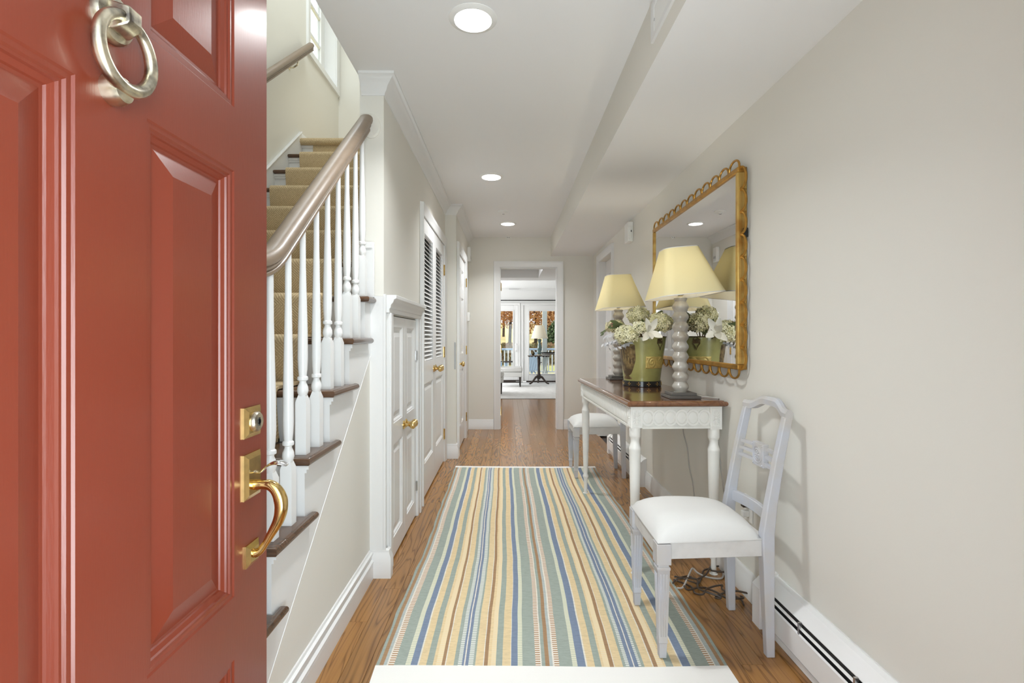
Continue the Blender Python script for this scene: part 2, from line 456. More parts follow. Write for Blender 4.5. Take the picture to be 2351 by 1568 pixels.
# stairwell walls
WY0, WY1, WZ0, WZ1 = 4.16, 4.80, 3.56, 4.75
wl = B().box(LW-.16, LW, .13, WY0, -.1, 5.1).box(LW-.16, LW, WY1, 5.0, -.1, 5.1).box(LW-.16, LW, WY0, WY1, -.1, WZ0).box(LW-.16, LW, WY0, WY1, WZ1, 5.1)
struct(wl, 'wall_left', M['wall'], 'tall stairwell wall with a small high window', 'wall')
struct(B().box(LW, XT, 4.88, 5.0, 0, 5.1), 'wall_back', M['wall'], 'wall at the head of the stair, beyond the landing', 'wall')
struct(B().box(-1.85, -.55, .1, 5.05, 5.1, 5.2), 'ceiling_stairwell', M['ceil'], 'ceiling high over the staircase', 'ceiling')
struct(B().box(XT, XS, .27, 4.88, 2.72, 5.1), 'wall_upper', M['wall'], 'upper wall above the hallway ceiling edge', 'wall')
# closet wall: end face at YC, openings for the low closet and the louvred closet
LC0, LC1, LCH = 2.565, 3.275, 1.285     # low closet
LV0, LV1, LVH = 3.535, 4.715, 2.035     # louvred closet
wc = B()
wc.box(XT, XS, YC, LC0, 0, HC).box(XT, XS, LC0, LC1, LCH, HC).box(XT, XS, LC1, LV0, 0, HC).box(XT, XS, LV0, LV1, LVH, HC).box(XT, XS, LV1, YP, 0, HC)
struct(wc, 'wall_closet', M['wall'], 'warm white wall with the low closet and louvred closet', 'wall')
D60, D61, D6H = 4.985, 5.80, 2.035
wp = B().box(XT, XP, YP, D60, 0, HC).box(XT, XP, D60, D61, D6H, HC).box(XT, XP, D61, YE, 0, HC)
struct(wp, 'wall_projecting', M['wall'], 'projecting wall that holds the six panel white door', 'wall')
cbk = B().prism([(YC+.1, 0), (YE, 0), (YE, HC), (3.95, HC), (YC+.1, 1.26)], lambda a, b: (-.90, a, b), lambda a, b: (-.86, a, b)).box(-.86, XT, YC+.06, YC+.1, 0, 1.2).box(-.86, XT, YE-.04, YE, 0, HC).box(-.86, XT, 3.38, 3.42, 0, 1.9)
struct(cbk, 'wall_closet_back', M['dark'], 'closet back painted dark for the shade behind the doors', 'wall')
# end wall
E0, E1, EH = -.105, .63, 2.06
we = B().box(-.9, E0, YE, YE+.12, 0, 2.72).box(E1, 1.2, YE, YE+.12, 0, 2.72).box(E0, E1, YE, YE+.12, EH, 2.72)
struct(we, 'wall_end', M['wall'], 'end wall of the hallway around the bright doorway', 'wall')
# ceiling and soffit
cl = B().box(XT, 1.2, .13, 6.49, HC, 2.72)
struct(cl, 'ceiling', M['ceil'], 'flat pale hallway ceiling with three recessed lights', 'ceiling')
sf = B().box(.545, WR, .27, YE, 2.20, HC)
sf.mi[4] = 1
struct(sf, 'trim_soffit', [M['wall'], M['ceil']], 'boxed soffit running along the top of the right wall', 'soffit')
# under-stair wall and far rooms
NOSE = lambda n: .693+.2315*n
RISE = .1945
low = lambda y: .733+.84*(y-2.026)
ws = B().prism([(.27, 0), (YC, 0), (YC, low(YC)), (1.154, 0.0005), (.27, .0005)], lambda a, b: (-.705, a, b), lambda a, b: (-.672, a, b))
struct(ws, 'wall_stair', M['wall'], 'triangular wall beneath the white stair stringer', 'wall')
# middle room and sun room
wm = B().box(-2.3, -2.2, 6.37, YF+.1, 0, 2.9).box(2.6, 2.7, 6.37, YF+.1, 0, 2.9).box(-2.3, -.9, 6.37, 6.49, 0, 2.9).box(1.2, 2.7, 6.37, 6.49, 0, 2.9)
struct(wm, 'wall_far', M['wall'], 'side walls of the room beyond the end doorway', 'wall')
cm = B().box(-2.3, 2.7, 6.37, YF+.1, 2.446, 2.9)
struct(cm, 'ceiling_far', M['ceil'], 'ceiling of the room beyond the end doorway', 'ceiling')
struct(B().box(-2.2, 2.6, 9.07, 9.5, 2.245, 2.446).box(.555, 2.6, 6.49, 9.07, 2.245, 2.446), 'trim_beam', M['ceil'], 'dropped ceiling beam seen through the end doorway', 'beam')
# glazed doors wall
G = [(-1.05, .148), (.54, 1.24)]     # glass openings in x
gz0, gz1 = .205, 1.868
wg = B().box(-2.3, -1.15, YF, YF+.12, 0, 2.9).box(-1.15, .26, YF, YF+.12, 2.0, 2.9).box(.26, .40, YF, YF+.12, 0, 2.9).box(.40, 1.36, YF, YF+.12, 2.0, 2.9).box(1.36, 2.7, YF, YF+.12, 0, 2.9)
struct(wg, 'wall_glazed', M['trim'], 'white wall of the sun room around the glazed doors', 'wall')
GD_LABELS = ['white sliding glass door left of the pedestal table lamp', 'white glazed door behind the pedestal table lamp']
for i, ((x0, x1), (o0, o1)) in enumerate(zip(G, [(-1.15, .26), (.40, 1.36)])):
    d = struct(B().box(o0, x0, YF-.01, YF+.06, .02, 2.0).box(x1, o1, YF-.01, YF+.06, .02, 2.0).box(x0, x1, YF-.01, YF+.06, gz1, 2.0).box(x0, x1, YF-.01, YF+.06, .02, gz0), f'door_{9+i}', M['trim'], GD_LABELS[i], 'door', bev=.006)
    B().box(x0, x1, YF+.02, YF+.026, gz0, gz1).build('pane', M['glass'], d)
    bead = B(); bead.sweep([(x0, gz0), (x1, gz0), (x1, gz1), (x0, gz1)], [(-.001, -.002), (-.001, .018), (.02, .012), (.02, -.002)], lambda a, b, t: (a, YF-.01-t, b), closed=True); bead.build('glazing_bead', M['trim'], d)
    B().box(x0-.06, x1+.06, YF-.04, YF+.06, 0, .035).build('threshold', M['darkwood'], d)
    if i == 0:
        B().tube([(.205, YF-.02, .80), (.205, YF-.06, .84), (.205, YF-.06, .96), (.205, YF-.02, 1.0)], .012, 6).build('handle', M['trim'], d)
    t = B(); t.sweep([(o0, 0), (o0, 2.0), (o1, 2.0), (o1, 0)], [(0, 0), (0, .03), (.02, .022), (.04, .03), (.056, .03), (.062, 0)], lambda a, b, t_: (a, YF-t_, b))
    struct(t, f'trim_{20+i}', M['trim'], ['white casing around the left sliding glass door', 'white casing around the right glazed door'][i], 'trim')
rod = B().tube([(-2.1, YF-.07, 2.124), (2.5, YF-.07, 2.124)], .013, 8)
ro = empty('curtain_rod', (0, 0, 0), 0, 'long black curtain rod above the glazed doors', 'curtain rod')
rod.build('rod', M['black'], ro)
br = B()
for bx in (-1.6, 2.3):
    br = B().box(bx-.01, bx+.01, YF-.075, YF, 2.10, 2.115).box(bx-.02, bx+.02, YF-.006, YF, 2.07, 2.16); br.build('bracket', M['black'], ro)
# dark register slit in the wall above the glazed doors
vv = empty('air_register', (.16, YF, 2.42), 0, 'thin slit air register high above the glazed doors', 'vent')
B().box(-.15, .15, -.012, 0, -.02, .02).build('frame', M['trim'], vv); 
for k in range(2): B().box(-.13, .13, -.015, -.008, -.008+.01*k, -.004+.01*k).build('slot', M['nickel'], vv)

# ------------------------------------------------------------------ trims: casings, baseboards, crown
CAS = [(0, 0), (0, .014), (.008, .018), (.045, .022), (.055, .026), (.072, .026), (.076, 0)]
def casing_x(face, side, y0, y1, zt, prof=CAS):
    mb = B()
    mb.sweep([(y0, 0), (y0, zt), (y1, zt), (y1, 0)], prof, lambda a, b, t: (face+side*t, a, b))
    return mb
BASE = [(0, 0), (.016, 0), (.016, .085), (.012, .092), (.012, .112), (.006, .125), (0, .125)]
BASE2 = [(0, 0), (.020, 0), (.020, .070), (.016, .074), (.022, .078), (.022, .086), (.012, .092), (.012, .112), (.018, .116), (.018, .124), (.009, .128), (.006, .136), (0, .136)]
hor = lambda a, b, t: (a, b, t)
def base(name, path, label, prof=BASE):
    mb = B(); mb.sweep(path, [(-d, t) for d, t in prof], hor)
    return struct(mb, name, M['trim'], label, 'baseboard')
base('baseboard_left', [(-.672, .27), (-.672, YC-.02)], 'white moulded baseboard under the staircase', BASE2)
base('baseboard_right', [(WR, 3.905), (WR, 2.075)], 'white baseboard on the right wall behind the console table')
base('baseboard_end', [(XP, YE), (E0-.076, YE)], 'white baseboard left of the end doorway')
base('baseboard_corner', [(E1+.076, YE), (WR, YE), (WR, DR1+.076)], 'white baseboard right of the end doorway')
base('baseboard_post', [(-.672, YC-.001), (-.59, YC-.001), (-.59, 2.475)], 'small white plinth at the foot of the wall end', [(0, 0), (.022, 0), (.022, .10), (.012, .118), (.012, .132), (0, .14)])
base('baseboard_projecting', [(-.607, YP), (XP, YP), (XP, 4.905)], 'white plinth at the foot of the projecting wall', [(0, 0), (.022, 0), (.022, .10), (.012, .118), (.012, .132), (0, .14)])
base('baseboard_landing', [(LW, 3.96), (LW, 4.88), (XT, 4.88)], 'white baseboard around the stair landing')['kind'] = 'structure'
for o in bpy.data.objects:
    if o.name == 'baseboard_landing': o.location.z = 14*RISE-.05
# white board down the wall end
struct(B().box(-.672, XS+.0005, YC-.012, YC, .0, 1.37).box(XS, XS+.012, YC-.012, LC0-.11, 0, 1.38), 'trim_1', M['trim'], 'white board covering the lower wall end', 'trim')
# crown along the left side
CR = [(0, -.09), (.004, -.09), (.008, -.078), (.016, -.070), (.024, -.05), (.044, -.03), (.052, -.024), (.056, -.016), (.064, -.012), (.064, 0), (0, 0)]
cr = B(); cr.sweep([(-.715, YC), (XS, YC), (XS, YP), (XP, YP), (XP, YE)], [(-d, t) for d, t in CR], lambda a, b, t: (a, b, HC+t))
struct(cr, 'trim_2', M['trim'], 'white crown moulding along the left of the hallway ceiling', 'crown moulding')
# casings
struct(casing_x(XS, 1, LV0, LV1, LVH), 'trim_3', M['trim'], 'white casing around the louvred closet doors', 'casing')
struct(casing_x(XP, 1, D60, D61, D6H), 'trim_4', M['trim'], 'white casing around the six panel door', 'casing')
struct(casing_x(WR, -1, DR0, DR1, DRH), 'trim_5', M['trim'], 'white casing around the doorway in the right wall', 'casing')
mb = B(); mb.sweep([(E0, 0), (E0, EH), (E1, EH), (E1, 0)], CAS, lambda a, b, t: (a, YE-t, b))
mb.box(E0-.001, E0+.012, YE-.0005, YE+.121, 0, EH-.012).box(E1-.012, E1+.001, YE-.0005, YE+.121, 0, EH-.012).box(E0-.001, E1+.001, YE-.0005, YE+.121, EH-.012, EH+.001)
struct(mb, 'trim_6', M['trim'], 'white casing and jambs of the end doorway', 'casing')
for k, hz in enumerate((.25, 1.07, 1.82)):
    pass
# low closet surround: two flat jambs and a moulded head
mb = B()
mb.box(XS, XS+.022, LC0-.085, LC0, 0, LCH+.005).box(XS, XS+.022, LC1, LC1+.085, 0, LCH+.005)
mb.box(XS+.022, XS+.03, LC0-.085, LC0-.055, 0, LCH+.005).box(XS+.022, XS+.03, LC1+.055, LC1+.085, 0, LCH+.005)
mb.sweep([(LC0-.1, LCH+.005), (LC1+.1, LCH+.005)], [(0, 0), (0, .024), (.02, .024), (.024, .03), (.04, .032), (.05, .042), (.066, .048), (.07, .058), (.088, .058), (.088, 0)], lambda a, b, t: (XS+t, a, b))
struct(mb, 'trim_7', M['trim'], 'white surround with moulded head of the low closet', 'casing', bev=.002)

# ------------------------------------------------------------------ panelled doors
PAN = [(0, 0), (.003, -.004), (.008, -.004), (.012, -.007), (.016, -.012), (.018, -.013), (.030, -.013), (.055, -.006), (.0551, -.006)]
def door_leaf(parent, y0, y1, z0, z1, xf, side, panels, thick, m, prof=PAN, split=False):
    """leaf in the plane x = xf facing side; panels: list of rects (ya, yb, za, zb)"""
    ys = sorted({y0, y1} | {a for p in panels for a in p[:2]}); zs = sorted({z0, z1} | {a for p in panels for a in p[2:]})
    fr = B()
    X = lambda t: xf+side*t
    for i in range(len(ys)-1):
        for j in range(len(zs)-1):
            cy, cz = (ys[i]+ys[i+1])/2, (zs[j]+zs[j+1])/2
            if any(p[0] < cy < p[1] and p[2] < cz < p[3] for p in panels): continue
            a = [(ys[i], zs[j]), (ys[i+1], zs[j]), (ys[i+1], zs[j+1]), (ys[i], zs[j+1])]
            fr.add([(X(0), *q) for q in a], [(0, 1, 2, 3)]); fr.add([(X(-thick), *q) for q in a], [(0, 1, 2, 3)])
    o = [(y0, z0), (y1, z0), (y1, z1), (y0, z1)]
    fr.loops([[(X(0), *q) for q in o], [(X(-thick), *q) for q in o]], cap0=False, cap1=False)
    f = fr.build('stile_frame', m, parent, smooth=False)
    for (a, b, c, d) in panels:
        pb = B(); L = []
        for (ins, dep) in prof:
            L.append([(X(dep), a+ins, c+ins), (X(dep), b-ins, c+ins), (X(dep), b-ins, d-ins), (X(dep), a+ins, d-ins)])
        if split:
            k = split
            mo = B(); mo.loops(L[:k+1], cap0=False, cap1=False); mo.build('panel_moulding', m, parent, angle=15)
            pb.loops(L[k:], cap0=False)
        else: pb.loops(L, cap0=False)
        pb.add([(X(-thick), *q) for q in [(a, c), (b, c), (b, d), (a, d)]], [(0, 1, 2, 3)])
        pb.build('panel', m, parent, angle=15)
    return f
def knob(parent, loc, side, r=.028, name='knob'):
    m4 = Matrix.Rotation(side*PI/2, 4, 'Y')
    k = B().lathe([(.0, 0), (r*1.05, 0), (r*1.05, .004), (r*.8, .009), (r*.42, .012), (r*.36, .030), (r*.6, .036), (r*.95, .046), (r, .056), (r*.8, .066), (r*.35, .071), (0, .072)], seg=20, mat4=m4)
    return k.build(name, M['brass'], parent, loc=loc)
def hinge(parent, face, side, y, z, m=None, h=.09, w=.022):
    hb = B().box(face, face+side*.004, y-w/2, y+w/2, z-h/2, z+h/2)
    hb.tube([(face+side*.006, y, z-h/2), (face+side*.006, y, z+h/2)], .006, 8)
    return hb.build('hinge', m or M['brass'], parent)
KD = dict(kind='structure')
# front door, red, standing open parallel to the hall
DX = -.565; DY0, DY1 = .266, 1.173
mid0, mid1 = .654, .784; p1b = 1.0346; p0a = .404
fd = empty('door_1', (0, 0, 0), 0, 'glossy red panelled front door standing open at left', 'door', kind='structure')
RP = [(0, 0), (.003, -.003), (.010, -.003), (.013, -.0065), (.017, -.0065), (.019, -.010), (.026, -.014), (.028, -.017), (.033, -.017), (.070, -.006), (.0701, -.006)]
pans = []
for (a, b) in ((p0a, mid0), (mid1, p1b)):
    for (c, d) in ((.24, .504), (.634, 1.513), (1.644, 1.91)): pans.append((a, b, c, d))
door_leaf(fd, DY0, DY1, .015, 2.045, DX, 1, pans, .045, M['red'], RP, split=7)
# knocker
kn = empty('door_knocker', (DX, .711, 1.612)); kn.parent = fd
bp = B(); m4 = Matrix.Rotation(PI/2, 4, 'Y')
bp.lathe([(0, 0), (.035, 0), (.035, .005), (.032, .010), (.026, .012), (0, .012)], seg=28, mat4=m4, c=(0, 0, .010))
bp.build('backplate', M['oldbrass'], kn)
bl = B(); L = []
for (t, w, h0, h1) in ((.008, .017, -.012, .026), (.016, .017, -.012, .026), (.034, .013, -.004, .022), (.038, .011, 0, .020)):
    L.append([(t, -w, h0), (t, w, h0), (t, w, h1), (t, -w, h1)])
bl.loops(L); bl.build('block', M['oldbrass'], kn, bev=.002)
rg = B(); R0 = .049
rg.tube([(.024+.002*math.cos(2*PI*k/40), R0*math.sin(2*PI*k/40), -.040+R0*math.cos(2*PI*k/40)) for k in range(40)], [.0078+.0022*(.5-.5*math.cos(2*PI*k/40)) for k in range(40)], 12, closed=True)
rg.build('ring', M['oldbrass'], kn)
st_ = B().lathe([(0, 0), (.021, 0), (.021, .012), (.017, .022), (.012, .024), (0, .024)], seg=22, mat4=m4, c=(0, 0, -.092)); st_.build('striker', M['oldbrass'], kn)
# deadbolt and handle set
def bev_plate(parent, yc, zc, hy, hz, name):
    mb = B(); L = []
    for (t, k) in ((0, 0), (.004, 0), (.010, .010), (.0101, .010)):
        L.append([(t, -hy+k, -hz+k), (t, hy-k, -hz+k), (t, hy-k, hz-k), (t, -hy+k, hz-k)])
    mb.loops(L); return mb.build(name, M['brass'], parent, loc=(DX, yc, zc), angle=20)
db = bev_plate(fd, 1.10, .985, .035, .033, 'deadbolt')
B().lathe([(0, .010), (.022, .010), (.022, .015), (.019, .019), (.0, .019)], seg=24, mat4=m4).build('lock_cylinder', M['oldbrass'], db)
B().box(.018, .0205, -.0025, .0025, -.009, .009).lathe([(0, .018), (.006, .018), (.006, .0205), (0, .0205)], seg=12, mat4=m4).build('keyhole', M['black'], db)
hp = bev_plate(fd, 1.10, .868, .035, .049, 'handle_plate')
tl = B(); TK = [.008, .007, .006, .010, .013, .006]; tl.tube(spline([(.008, 0, .008), (.022, 0, .006), (.034, 0, .017), (.05, -.004, .026), (.066, -.004, .028), (.082, -.004, .022)], 4), [TK[int(i/4)]+(TK[min(int(i/4)+1, 5)]-TK[int(i/4)])*(i % 4)/4 for i in range(21)], 12, flat=.35)
tl.build('thumb_latch', M['chrome'], hp)
GK = [.012, .0105, .0115, .013, .0145, .0135, .0115, .009, .0075, .0085, .010]; GR = [GK[int(i/5)]+(GK[min(int(i/5)+1, 10)]-GK[int(i/5)])*(i % 5)/5 for i in range(51)]
gp = B(); gp.tube(spline([(.008, 0, -.022), (.026, 0, -.021), (.043, 0, -.023), (.057, 0, -.034), (.066, 0, -.054), (.067, 0, -.078), (.060, 0, -.103), (.045, 0, -.130), (.032, 0, -.152), (.020, 0, -.168), (.010, 0, -.172)], 5), GR, 18)
gp.build('grip', M['brass'], hp)
lp = bev_plate(fd, 1.10, .696, .027, .024, 'lower_plate')
for hz in (.25, 1.05, 1.85): hinge(fd, DX-.0, 1, DY0+.004, hz)
# jambs of the entrance
jm = B().box(-.62, -.595, .13, .27, 0, 2.07).box(.345, .37, .13, .27, 0, 2.07).box(-.595, .345, .13, .27, 2.05, 2.07)
struct(jm, 'trim_8', M['trim'], 'white jambs of the open entrance', 'casing')

# low closet doors (two leaves)
lab = ['near leaf of the low closet doors under the stair', 'far leaf of the low closet doors under the stair']
sp = [(LC0+.003, 2.917), (2.921, LC1-.003)]
for i, (a, b) in enumerate(sp):
    d = empty(f'door_{2+i}', (0, 0, 0), 0, lab[i], 'closet door', kind='structure')
    xf = XS+.006
    door_leaf(d, a, b, .012, LCH-.006, xf, 1, [(a+.06, b-.06, .114, .605), (a+.06, b-.06, .715, 1.225)], .03, M['doorwhite'])
    knob(d, (xf, b-.03 if i == 0 else a+.03, .665), 1, .024)
    for hz in (.2, 1.05): hinge(d, XS+.022 if False else xf, 1, (a+.004) if i == 0 else (b-.004), hz, M['nickel'], .06, .016)
# louvred closet doors
lab = ['near leaf of the louvred white closet doors', 'far leaf of the louvred white closet doors']
mid = 4.12
sp = [(LV0+.003, mid-.002), (mid+.002, LV1-.003)]
SL = None
for i, (a, b) in enumerate(sp):
    d = empty(f'door_{4+i}', (0, 0, 0), 0, lab[i], 'closet door', kind='structure')
    xf = XS+.004; st = .085
    fr = B()
    fr.box(xf-.032, xf, a, a+st, .015, LVH-.005).box(xf-.032, xf, b-st, b, .015, LVH-.005)
    fr.box(xf-.032, xf, a+st, b-st, .015, .25).box(xf-.032, xf, a+st, b-st, .83, .994).box(xf-.032, xf, a+st, b-st, 1.926, LVH-.005)
    fr.build('stile_frame', M['doorwhite'], d, smooth=False)
    pb = B(); L = []
    for (ins, dep) in PAN: L.append([(xf+dep, a+st+ins, .25+ins), (xf+dep, b-st-ins, .25+ins), (xf+dep, b-st-ins, .83-ins), (xf+dep, a+st+ins, .83-ins)])
    pb.loops(L, cap0=False); pb.build('panel', M['doorwhite'], d, angle=15)
    N = 30; ph = (1.926-.994)/N
    for k in range(N):
        z = .994+ph*(k+.5)
        if SL is None:
            w = b-a-2*st
            q = B().prism([(-.020, .0135), (-.018, .0155), (.002, -.0085), (.0055, -.0125), (.003, -.0145), (-.001, -.0105)], lambda p, r: (p, 0, r), lambda p, r: (p, w, r))
            SL = q.build('slat', M['doorwhite'], d, loc=(xf-.008, a+st, z), smooth=False)
        else: copy_part(SL, d, (xf-.008, a+st, z))
    knob(d, (xf, b-.045 if i == 0 else a+.045, .915), 1, .027)
    for hz in (.26, 1.03, 1.80): hinge(d, xf, 1, (a-.002) if i == 0 else (b+.002), hz, M['brass'], .10, .03)
# six panel door
def six_panel(y0, y1, zt):
    w = y1-y0; s = .11; m_ = (y0+y1)/2; c = .055
    out = []
    for (a, b) in ((y0+s, m_-c), (m_+c, y1-s)):
        for (c0, c1) in ((.24, .83), (.99, 1.60), (1.70, 1.90)): out.append((a, b, c0, c1))
    return out
d = empty('door_6', (0, 0, 0), 0, 'white six panel door near the far end of the left side', 'door', kind='structure')
door_leaf(d, D60+.003, D61-.003, .012, D6H-.004, XP-.004, 1, six_panel(D60, D61, D6H), .035, M['doorwhite'])
knob(d, (XP-.004, D60+.065, .90), 1, .027)
for hz in (.25, 1.02, 1.80): hinge(d, XP+.014, 1, D61+.01, hz, M['brass'], .10, .03)
sk = tag(B().box(XP-.017, XP-.004, YP-.003, YP, .86, 1.12).build('strike_plate', M['steel'], None), 'narrow steel edge plate on the projecting wall corner', 'plate')
# right wall door
d = empty('door_8', (0, 0, 0), 0, 'white door in the right wall near the hallway end', 'door', kind='structure')
door_leaf(d, DR0+.003, DR1-.003, .012, DRH-.004, WR+.075, -1, six_panel(DR0, DR1, DRH), .035, M['doorwhite'])
# jambs to close the reveal
struct(B().box(WR, WR+.12, DR0-.001, DR0+.002, 0, DRH).box(WR, WR+.12, DR1-.002, DR1+.001, 0, DRH), 'trim_9', M['trim'], 'white jambs of the door in the right wall', 'casing')
# end door, open into the next room
d = empty('door_7', (0, 0, 0), 0, 'white door swung open beyond the end doorway', 'door', kind='structure')
door_leaf(d, YE+.13, YE+.85, .012, EH-.02, E0+.0, 1, [(YE+.24, YE+.44, .24, .83), (YE+.54, YE+.74, .24, .83), (YE+.24, YE+.44, .99, 1.9), (YE+.54, YE+.74, .99, 1.9)], .035, M['doorwhite'])
for hz in (.22, 1.02, 1.82):
    B().box(E0+.0125, E0+.016, YE+.02, YE+.09, hz-.05, hz+.05).tube([(E0+.016, YE+.125, hz-.05), (E0+.016, YE+.125, hz+.05)], .007, 8).build('hinge', M['brass'], d)

# ------------------------------------------------------------------ stair window
wn = empty('window_1', (0, 0, 0), 0, 'small white framed window high in the stairwell', 'window', kind='structure')
xg = LW-.125
fr = B().box(xg-.02, xg+.02, WY0, WY0+.05, WZ0, WZ1).box(xg-.02, xg+.02, WY1-.09, WY1, WZ0, WZ1).box(xg-.02, xg+.02, WY0+.05, WY1-.09, WZ0, WZ0+.06).box(xg-.02, xg+.02, WY0+.05, WY1-.09, WZ1-.05, WZ1)
fr.build('sash', M['trim'], wn, bev=.004)
mu = B()
for k in (1, 2, 3):
    z = WZ0+.06+(WZ1-.11-WZ0)*k/4
    B().box(xg-.012, xg+.012, WY0+.05, WY1-.09, z-.011, z+.011).build('muntin', M['trim'], wn)
ym = (WY0+.05+WY1-.09)/2
B().box(xg-.012, xg+.012, ym-.011, ym+.011, WZ0+.06, WZ1-.05).build('muntin', M['trim'], wn)
B().box(xg-.003, xg+.003, WY0+.05, WY1-.09, WZ0+.06, WZ1-.05).build('pane', M['glass'], wn)
t = B(); t.sweep([(WY0, WZ0), (WY0, WZ1), (WY1, WZ1), (WY1, WZ0)], [(0, 0), (0, .014), (.05, .02), (.06, .02), (.062, 0)], lambda a, b, t_: (LW+t_, a, b), closed=True)
t.build('casing', M['trim'], wn)
B().box(LW-.16, LW+.001, WY1-.003, WY1+.001, WZ0, WZ1).box(LW-.16, LW+.001, WY0-.001, WY0+.003, WZ0, WZ1).box(LW-.16, LW+.001, WY0, WY1, WZ0-.001, WZ0+.004).build('reveal', M['trim'], wn)

# ------------------------------------------------------------------ staircase
sc = empty('staircase', (0, 0, 0), 0, 'white staircase with dark wood treads climbing on the left', 'staircase')
NR = 14
for n in range(1, NR):
    y0 = NOSE(n); yb = NOSE(n+1)+.03; z1 = RISE*n
    if n <= 7:
        if n < 7: poly = [(-1.63, y0), (-.64, y0), (-.64, y0+.31), (-.668, y0+.31), (-.668, yb), (-1.63, yb)]
        else: poly = [(-1.63, y0), (-.64, y0), (-.64, YC-.013), (XT-.002, YC-.013), (XT-.002, yb), (-1.63, yb)]
    else: poly = [(-1.63, y0), (XT, y0), (XT, yb), (-1.63, yb)]
    round_slab(B(), poly, z1-.028, z1).build('tread', M['tread'], sc) if False else None
    mb = B(); round_slab(mb, poly, z1-.028, z1); mb.build('tread', M['tread'], sc)
for n in range(1, NR+1):
    y = NOSE(n)+.03; z0 = RISE*(n-1); z1 = RISE*n-.028
    xr = -.6995 if y < YC-.1 else XT
    mb = B().box(-1.63, xr, y, y+.018, z0, z1)
    # scotia under the nosing
    mb.box(-1.63, xr+.004 if n <= 7 else xr, y-.014, y, z1-.016, z1).box(-1.63, xr+.002 if n <= 7 else xr, y-.007, y, z1-.03, z1-.016)
    if n <= 6: mb.box(-.669, -.656, y, y+.24, z1-.016, z1).box(-.669, -.663, y, y+.235, z1-.028, z1-.016)
    mb.build('riser', M['trim'], sc)
# landing
yl = NOSE(NR); zl = RISE*NR
mb = B(); round_slab(mb, [(-1.648, yl), (XT, yl), (XT, 4.88), (-1.648, 4.88)], zl-.028, zl); mb.build('landing', M['tread'], sc)
# open stringer with stepped top
poly = [(1.154, 0), ]
top = []
for n in range(1, 8):
    y = NOSE(n)+.03
    top.append((y, RISE*(n-1)-.028 if n > 1 else 0)); top.append((y, RISE*n-.028))
y7 = YC-.013
top = [p for p in top if p[0] < y7]; top.append((y7, top[-1][1]))
poly = top+[(y7, low(y7))]+[(1.156, 0.002)]
mb = B().prism(poly, lambda a, b: (-.70, a, b), lambda a, b: (-.669, a, b)); mb.build('stringer', M['trim'], sc, smooth=False)
mb = B(); mb.tube([(-.669, 1.156, .004), (-.669, y7, low(y7))], .0016, 8); mb.build('bead', M['trim'], sc)
# wall skirt on the far side
sk_t = lambda y: (y-.693)/.2315*RISE+.045
mb = B().prism([(.9, 0), (1.3, 0), (3.96, sk_t(3.96)-.6), (3.96, sk_t(3.96)), (.9, sk_t(.9))], lambda a, b: (LW, a, b), lambda a, b: (-1.629, a, b))
mb.tube([(-1.629, .9, sk_t(.9)), (-1.629, 3.96, sk_t(3.96))], .007, 8)
mb.build('skirt_board', M['trim'], sc, smooth=False)
mb = B().box(XT-.012, XT, YC+.0, YC+.4, RISE*6.4, RISE*7+.28).box(-.722, -.648, YC-.026, YC-.012, RISE*7, 1.63).box(-.722, -.655, YC-.032, YC-.026, 1.60, 1.63); mb.build('skirt_end', M['trim'], sc, bev=.002)
# balusters
RX = -.69
rail_c = lambda y: (2.222+.84*(y-2.45)) if y > 1.5 else None
def rail_path():
    pts = []
    for y in (2.452, 2.2, 2.0, 1.8, 1.6, 1.5): pts.append((y, 2.222+.84*(y-2.45)))
    # easing down to level
    y0, z0 = 1.5, 2.222+.84*(1.5-2.45)
    for k in range(1, 9):
        u = k/8; ang = math.atan(.84)*(1-u)
        y0 -= .028*math.cos(ang); z0 -= .028*math.sin(ang); pts.append((y0, z0))
    pts.append((1.02, z0)); return pts
RPATH = rail_path()
def rail_h(y):
    for (a, za), (b, zb) in zip(RPATH, RPATH[1:]):
        if b <= y <= a: return zb+(za-zb)*(y-b)/(a-b)
    return RPATH[0][1]
RH = [(.016, -.034), (.020, -.030), (.020, -.022), (.016, -.018), (.023, -.014), (.025, -.009), (.022, -.004), (.030, .000), (.0335, .009), (.032, .019), (.025, .029), (.014, .0345), (.004, .036)]
RPROF = RH+[(-a, b) for a, b in RH[::-1]]
def sweep_rail(mb, path, xc, prof, sc_=1.0):
    L = []
    for i, (y, z) in enumerate(path):
        a = path[max(i-1, 0)]; b = path[min(i+1, len(path)-1)]
        t = Vector((b[0]-a[0], b[1]-a[1])).normalized(); nv = Vector((-t.y, t.x))
        if nv.y < 0: nv = -nv
        L.append([(xc+dx*sc_, y+nv.x*dn*sc_, z+nv.y*dn*sc_) for dx, dn in prof])
    return mb.loops(L)
mb = B(); sweep_rail(mb, RPATH, RX, RPROF); mb.build('handrail', M['railwood'], sc, angle=30)
ro_ = B().lathe([(0, 0), (.046, 0), (.046, .006), (.040, .012), (0, .012)], seg=28, mat4=Matrix.Rotation(PI/2, 4, 'X'), c=(-.668, YC, 2.20)); 
for i, v in enumerate(ro_.v): ro_.v[i] = (v[0], v[1], 2.20+(v[2]-2.20)*1.3)
ro_.build('rail_rosette', M['wall'], sc)
